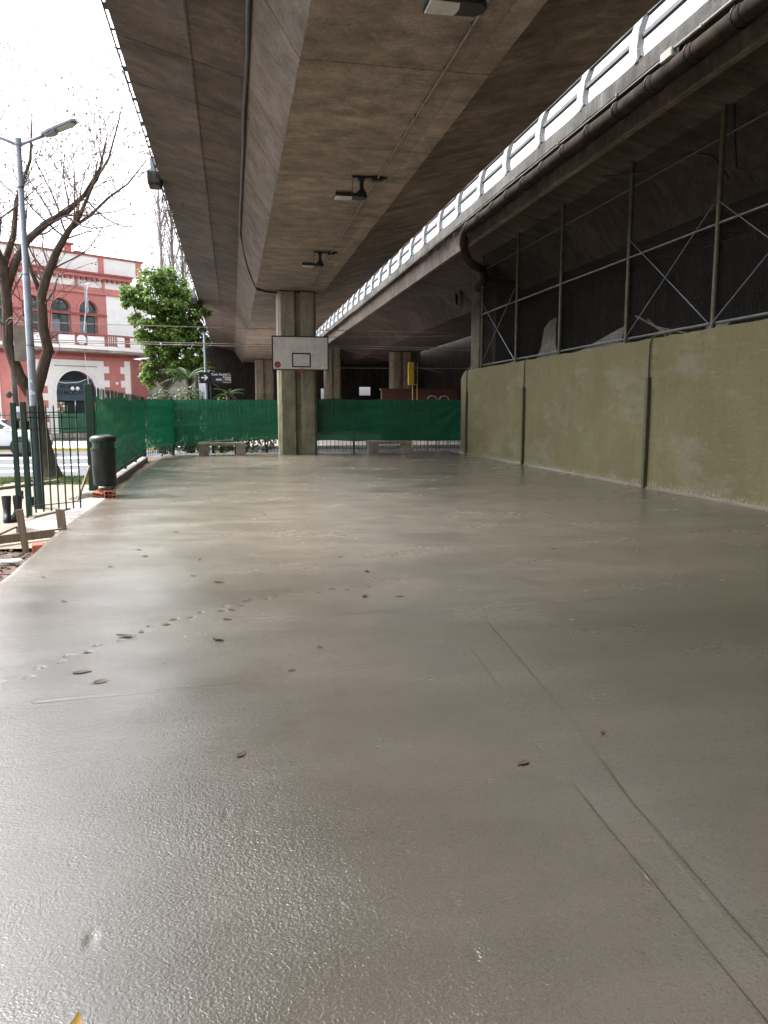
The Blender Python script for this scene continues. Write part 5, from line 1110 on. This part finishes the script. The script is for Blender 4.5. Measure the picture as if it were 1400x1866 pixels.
mb = MB(); mb.add([(1.17, -.68, 1.03), (1.17, .68, 1.03), (.50, .58, 1.41), (.50, -.58, 1.41)], [(0,1,2,3)]); mb.build('windscreen', 'glass', cr)
for x in (-1.32, 1.30):
    for s in (-1, 1):
        mb = MB(); mb.tube([(x, s*.90, .36), (x, s*.912, .36)], .40, 22); mb.build('wheel_arch', 'rubber', cr, smooth='auto')
        mb = MB(); mb.tube([(x, s*.74, .33), (x, s*.93, .33)], .33, 24); w_ = mb.build('wheel', 'rubber', cr, smooth='auto', bevel=.02)
        mb = MB(); mb.tube([(x, s*.931, .33), (x, s*.938, .33)], .21, 20)
        for k in range(5): a = R(72*k); mb.bar((x, s*.94, .33), (x + .2*math.cos(a), s*.945, .33 + .2*math.sin(a)), .05, .012, up=(0, 1, 0))
        mb.build('rim', 'grey', w_)
for s in (-1, 1):
    mb = MB(); mb.box((-1.0, s*.89-.012, .26), (.98, s*.89+.02, .40)); mb.build('sill_cladding', 'rubber', cr, bevel=.01)
    mb = MB(); mb.prism([(0,0),(.14,.0),(.16,.1),(.05,.12)], (.72, s*.97-.08, 1.02), (1,0,0), (0,0,1), (0,.16,0)); mb.build('mirror', 'carwhite', cr, bevel=.02)
    mb = MB(); mb.prism([(1.85,.70),(2.12,.66),(2.10,.76),(1.88,.80)], (0, s*.80-.05, 0), (1,0,0), (0,0,1), (0,.10,0)); mb.build('headlight', 'lens', cr, bevel=.01)
    mb = MB(); mb.box((-.15, s*.905-.01, .84), (.02, s*.905+.012, .87)); mb.build('door_handle', 'grey', cr)
mb = MB(); mb.box((2.10, -.55, .34), (2.19, .55, .58)); mb.build('grille', 'black', cr, bevel=.02)

# ------------------------------------------------------------------ street name sign beyond the fence
ss = thing('street_sign', 'black street name sign with arrow on a slim pole beyond the fence', 'street sign', (-.93, 30, -.33))
mb = MB(); mb.tube([(0,0,0), (-.03,0,4.62)], .052, 10); mb.build('pole', 'lampgrey', ss, smooth='auto')
mb = MB(); mb.tube([(.17,.02,0), (.17,.02,3.25)], .06, 10); mb.build('sign_post', 'black', ss, smooth='auto')
mb = MB(); mb.box((-.27, -.09, 2.79), (.14, -.06, 3.20)); ap = mb.build('arrow_plate', 'signblack', ss, bevel=.004)
mb = MB(); mb.box((.16, -.09, 2.79), (.93, -.065, 3.20)); tp = mb.build('name_plate', 'signblack', ss, bevel=.004)
mb = MB(); mb.prism([(-.19, 2.975), (-.02, 2.975), (-.095, 2.90), (-.04, 2.90), (.06, 3.0), (-.04, 3.10), (-.095, 3.10), (-.02, 3.025), (-.19, 3.025)], (0, -.094, 0), (1,0,0), (0,0,1), (0,.003,0)); mb.build('arrow', 'textwhite', ap)
for s_, z, body in ((.115, 3.085, 'Cnel. Ramón L.'), (.115, 2.985, 'Falcón'), (.115, 2.89, '4800 - 4700'), (.065, 2.815, 'Comuna 10')):
    text(body, s_, 'textwhite', tp, 'lettering', (.90, -.094, z), (R(90), 0, 0), 'RIGHT')

# ------------------------------------------------------------------ overhead wires crossing beyond the fence
def wire(p, q, sag, r_, label):
    p, q = Vector(p), Vector(q); mb = MB(); mb.tube([p.lerp(q, k/24) - Vector((0,0,sag*4*(k/24)*(1-k/24))) for k in range(25)], r_, 5); tag(mb.build('overhead_wire', 'conduit', smooth=True), label, 'wire')
wire((-16, 29, 4.62), (22, 29, 4.50), .16, .012, 'highest overhead wire crossing behind the backboard'); wire((-16, 29.2, 4.02), (22, 29.2, 3.92), .12, .016, 'overhead wire pair crossing beyond the fence, upper one')
wire((-16, 29.1, 3.93), (22, 29.1, 3.80), .10, .018, 'overhead wire pair crossing beyond the fence, lower one'); wire((3.0, 28, 4.05), (14, 28, 4.45), .05, .012, 'pale wire rising to the right from behind the backboard')
wire((3.0, 29.5, 3.05), (16, 29.5, 3.2), .03, .010, 'lowest pale wire right of the backboard'); wire((3.4, 29.3, 3.92), (9.0, 33, 3.1), .03, .010, 'short wire slanting down right of the backboard')

# ------------------------------------------------------------------ dim things under the far decks
yb = thing('yellow_sign', 'tall yellow sign panel on thin legs beyond the far fence', 'sign', (8.42, 36, -.33))
mb = MB(); mb.box((-.22, -.06, 2.98), (.06, .06, 4.05)); mb.build('panel', 'yellow', yb, bevel=.01)
mb = MB(); mb.box((.061, -.05, 3.0), (.20, .05, 4.0)); mb.build('side_panel', 'black', yb)
mb = MB(); mb.tube([(.22, 0, 0), (.22, 0, 4.0)], .018, 6); mb.tube([(.0, 0, 0), (.0, 0, 2.98)], .02, 6); mb.tube([(.06, -.02, 3.0), (.22, -.02, 3.0)], .018, 6); mb.build('legs', 'yellowkerb', yb)
mb = MB(); mb.box((8.1, 42, -.35), (12.4, 42.4, 2.55)); b_ = tag(mb.build('brick_wall', 'brickwork'), 'low red brick wall under the far right deck', 'wall')
mb = MB(); mb.box((-.06, -.06, 0), (4.36, .46, .10)); o = mb.build('coping', 'brickwork', b_); o.location = (8.1, 42, 2.55)
for x, lab in ((7.95, 'left one of two pale hoops peeping over the cloth'), (8.45, 'right one of two pale hoops peeping over the cloth')):
    mb = MB(); mb.tube([(x-.2, 30.5, -.33), (x-.2, 30.5, 1.85), (x-.17, 30.5, 1.97), (x-.08, 30.5, 2.03), (x+.08, 30.5, 2.03), (x+.17, 30.5, 1.97), (x+.2, 30.5, 1.85), (x+.2, 30.5, -.33)], .02, 8); tag(mb.build('bike_hoop', 'lampgrey', smooth=True), lab, 'hoop', 'bike hoops beyond the fence')
dw = thing('depot_wall', 'dark end wall with small bright openings under the far decks', 'wall', (0, 64, -.35))
def strip(x0, x1, z0, z1): 
    mb = MB(); mb.box((x0, 0, z0), (x1, .3, z1)); mb.build('wall_section', 'depot', dw)
holes = [(7.2, 8.24, 2.4, 3.6), (10.41, 11.39, 3.05, 3.75), (16.25, 16.54, 3.5, 4.15)]
cur = -2.0
for a, b, z0, z1 in holes:
    strip(cur, a, 0, 7.2); strip(a, b, 0, z0); strip(a, b, z1, 7.2); cur = b
strip(cur, 17.9, 0, 7.2)
mb = MB(); mb.box((19.2, 0, 0), (30, .3, 7.2)); mb.build('wall_section', 'depot', dw)
mb = MB(); mb.box((17.9, 0, 4.35), (19.2, .3, 7.2)); mb.build('wall_section', 'depot', dw)
for x in (7.5, 7.9): 
    mb = MB(); mb.box((x-.02, .1, 2.4), (x+.02, .14, 3.6)); mb.build('window_bar', 'black', dw)
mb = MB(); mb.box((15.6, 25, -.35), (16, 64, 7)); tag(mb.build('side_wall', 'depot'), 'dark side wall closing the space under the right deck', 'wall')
# pale houses along the far side of the street, left of the red building's tree
wb = thing('pale_house', 'grey white house wall behind the leafy tree', 'building', (-6.2, 58, -.33))
mb = MB(); mb.box((0, 0, 0), (3.6, 6, 5.2)); mb.build('wall', 'kerb', wb)
mb = MB(); mb.box((-.1, -.1, 5.2), (3.7, 6.1, 5.4)); mb.build('coping', 'fascia', wb)
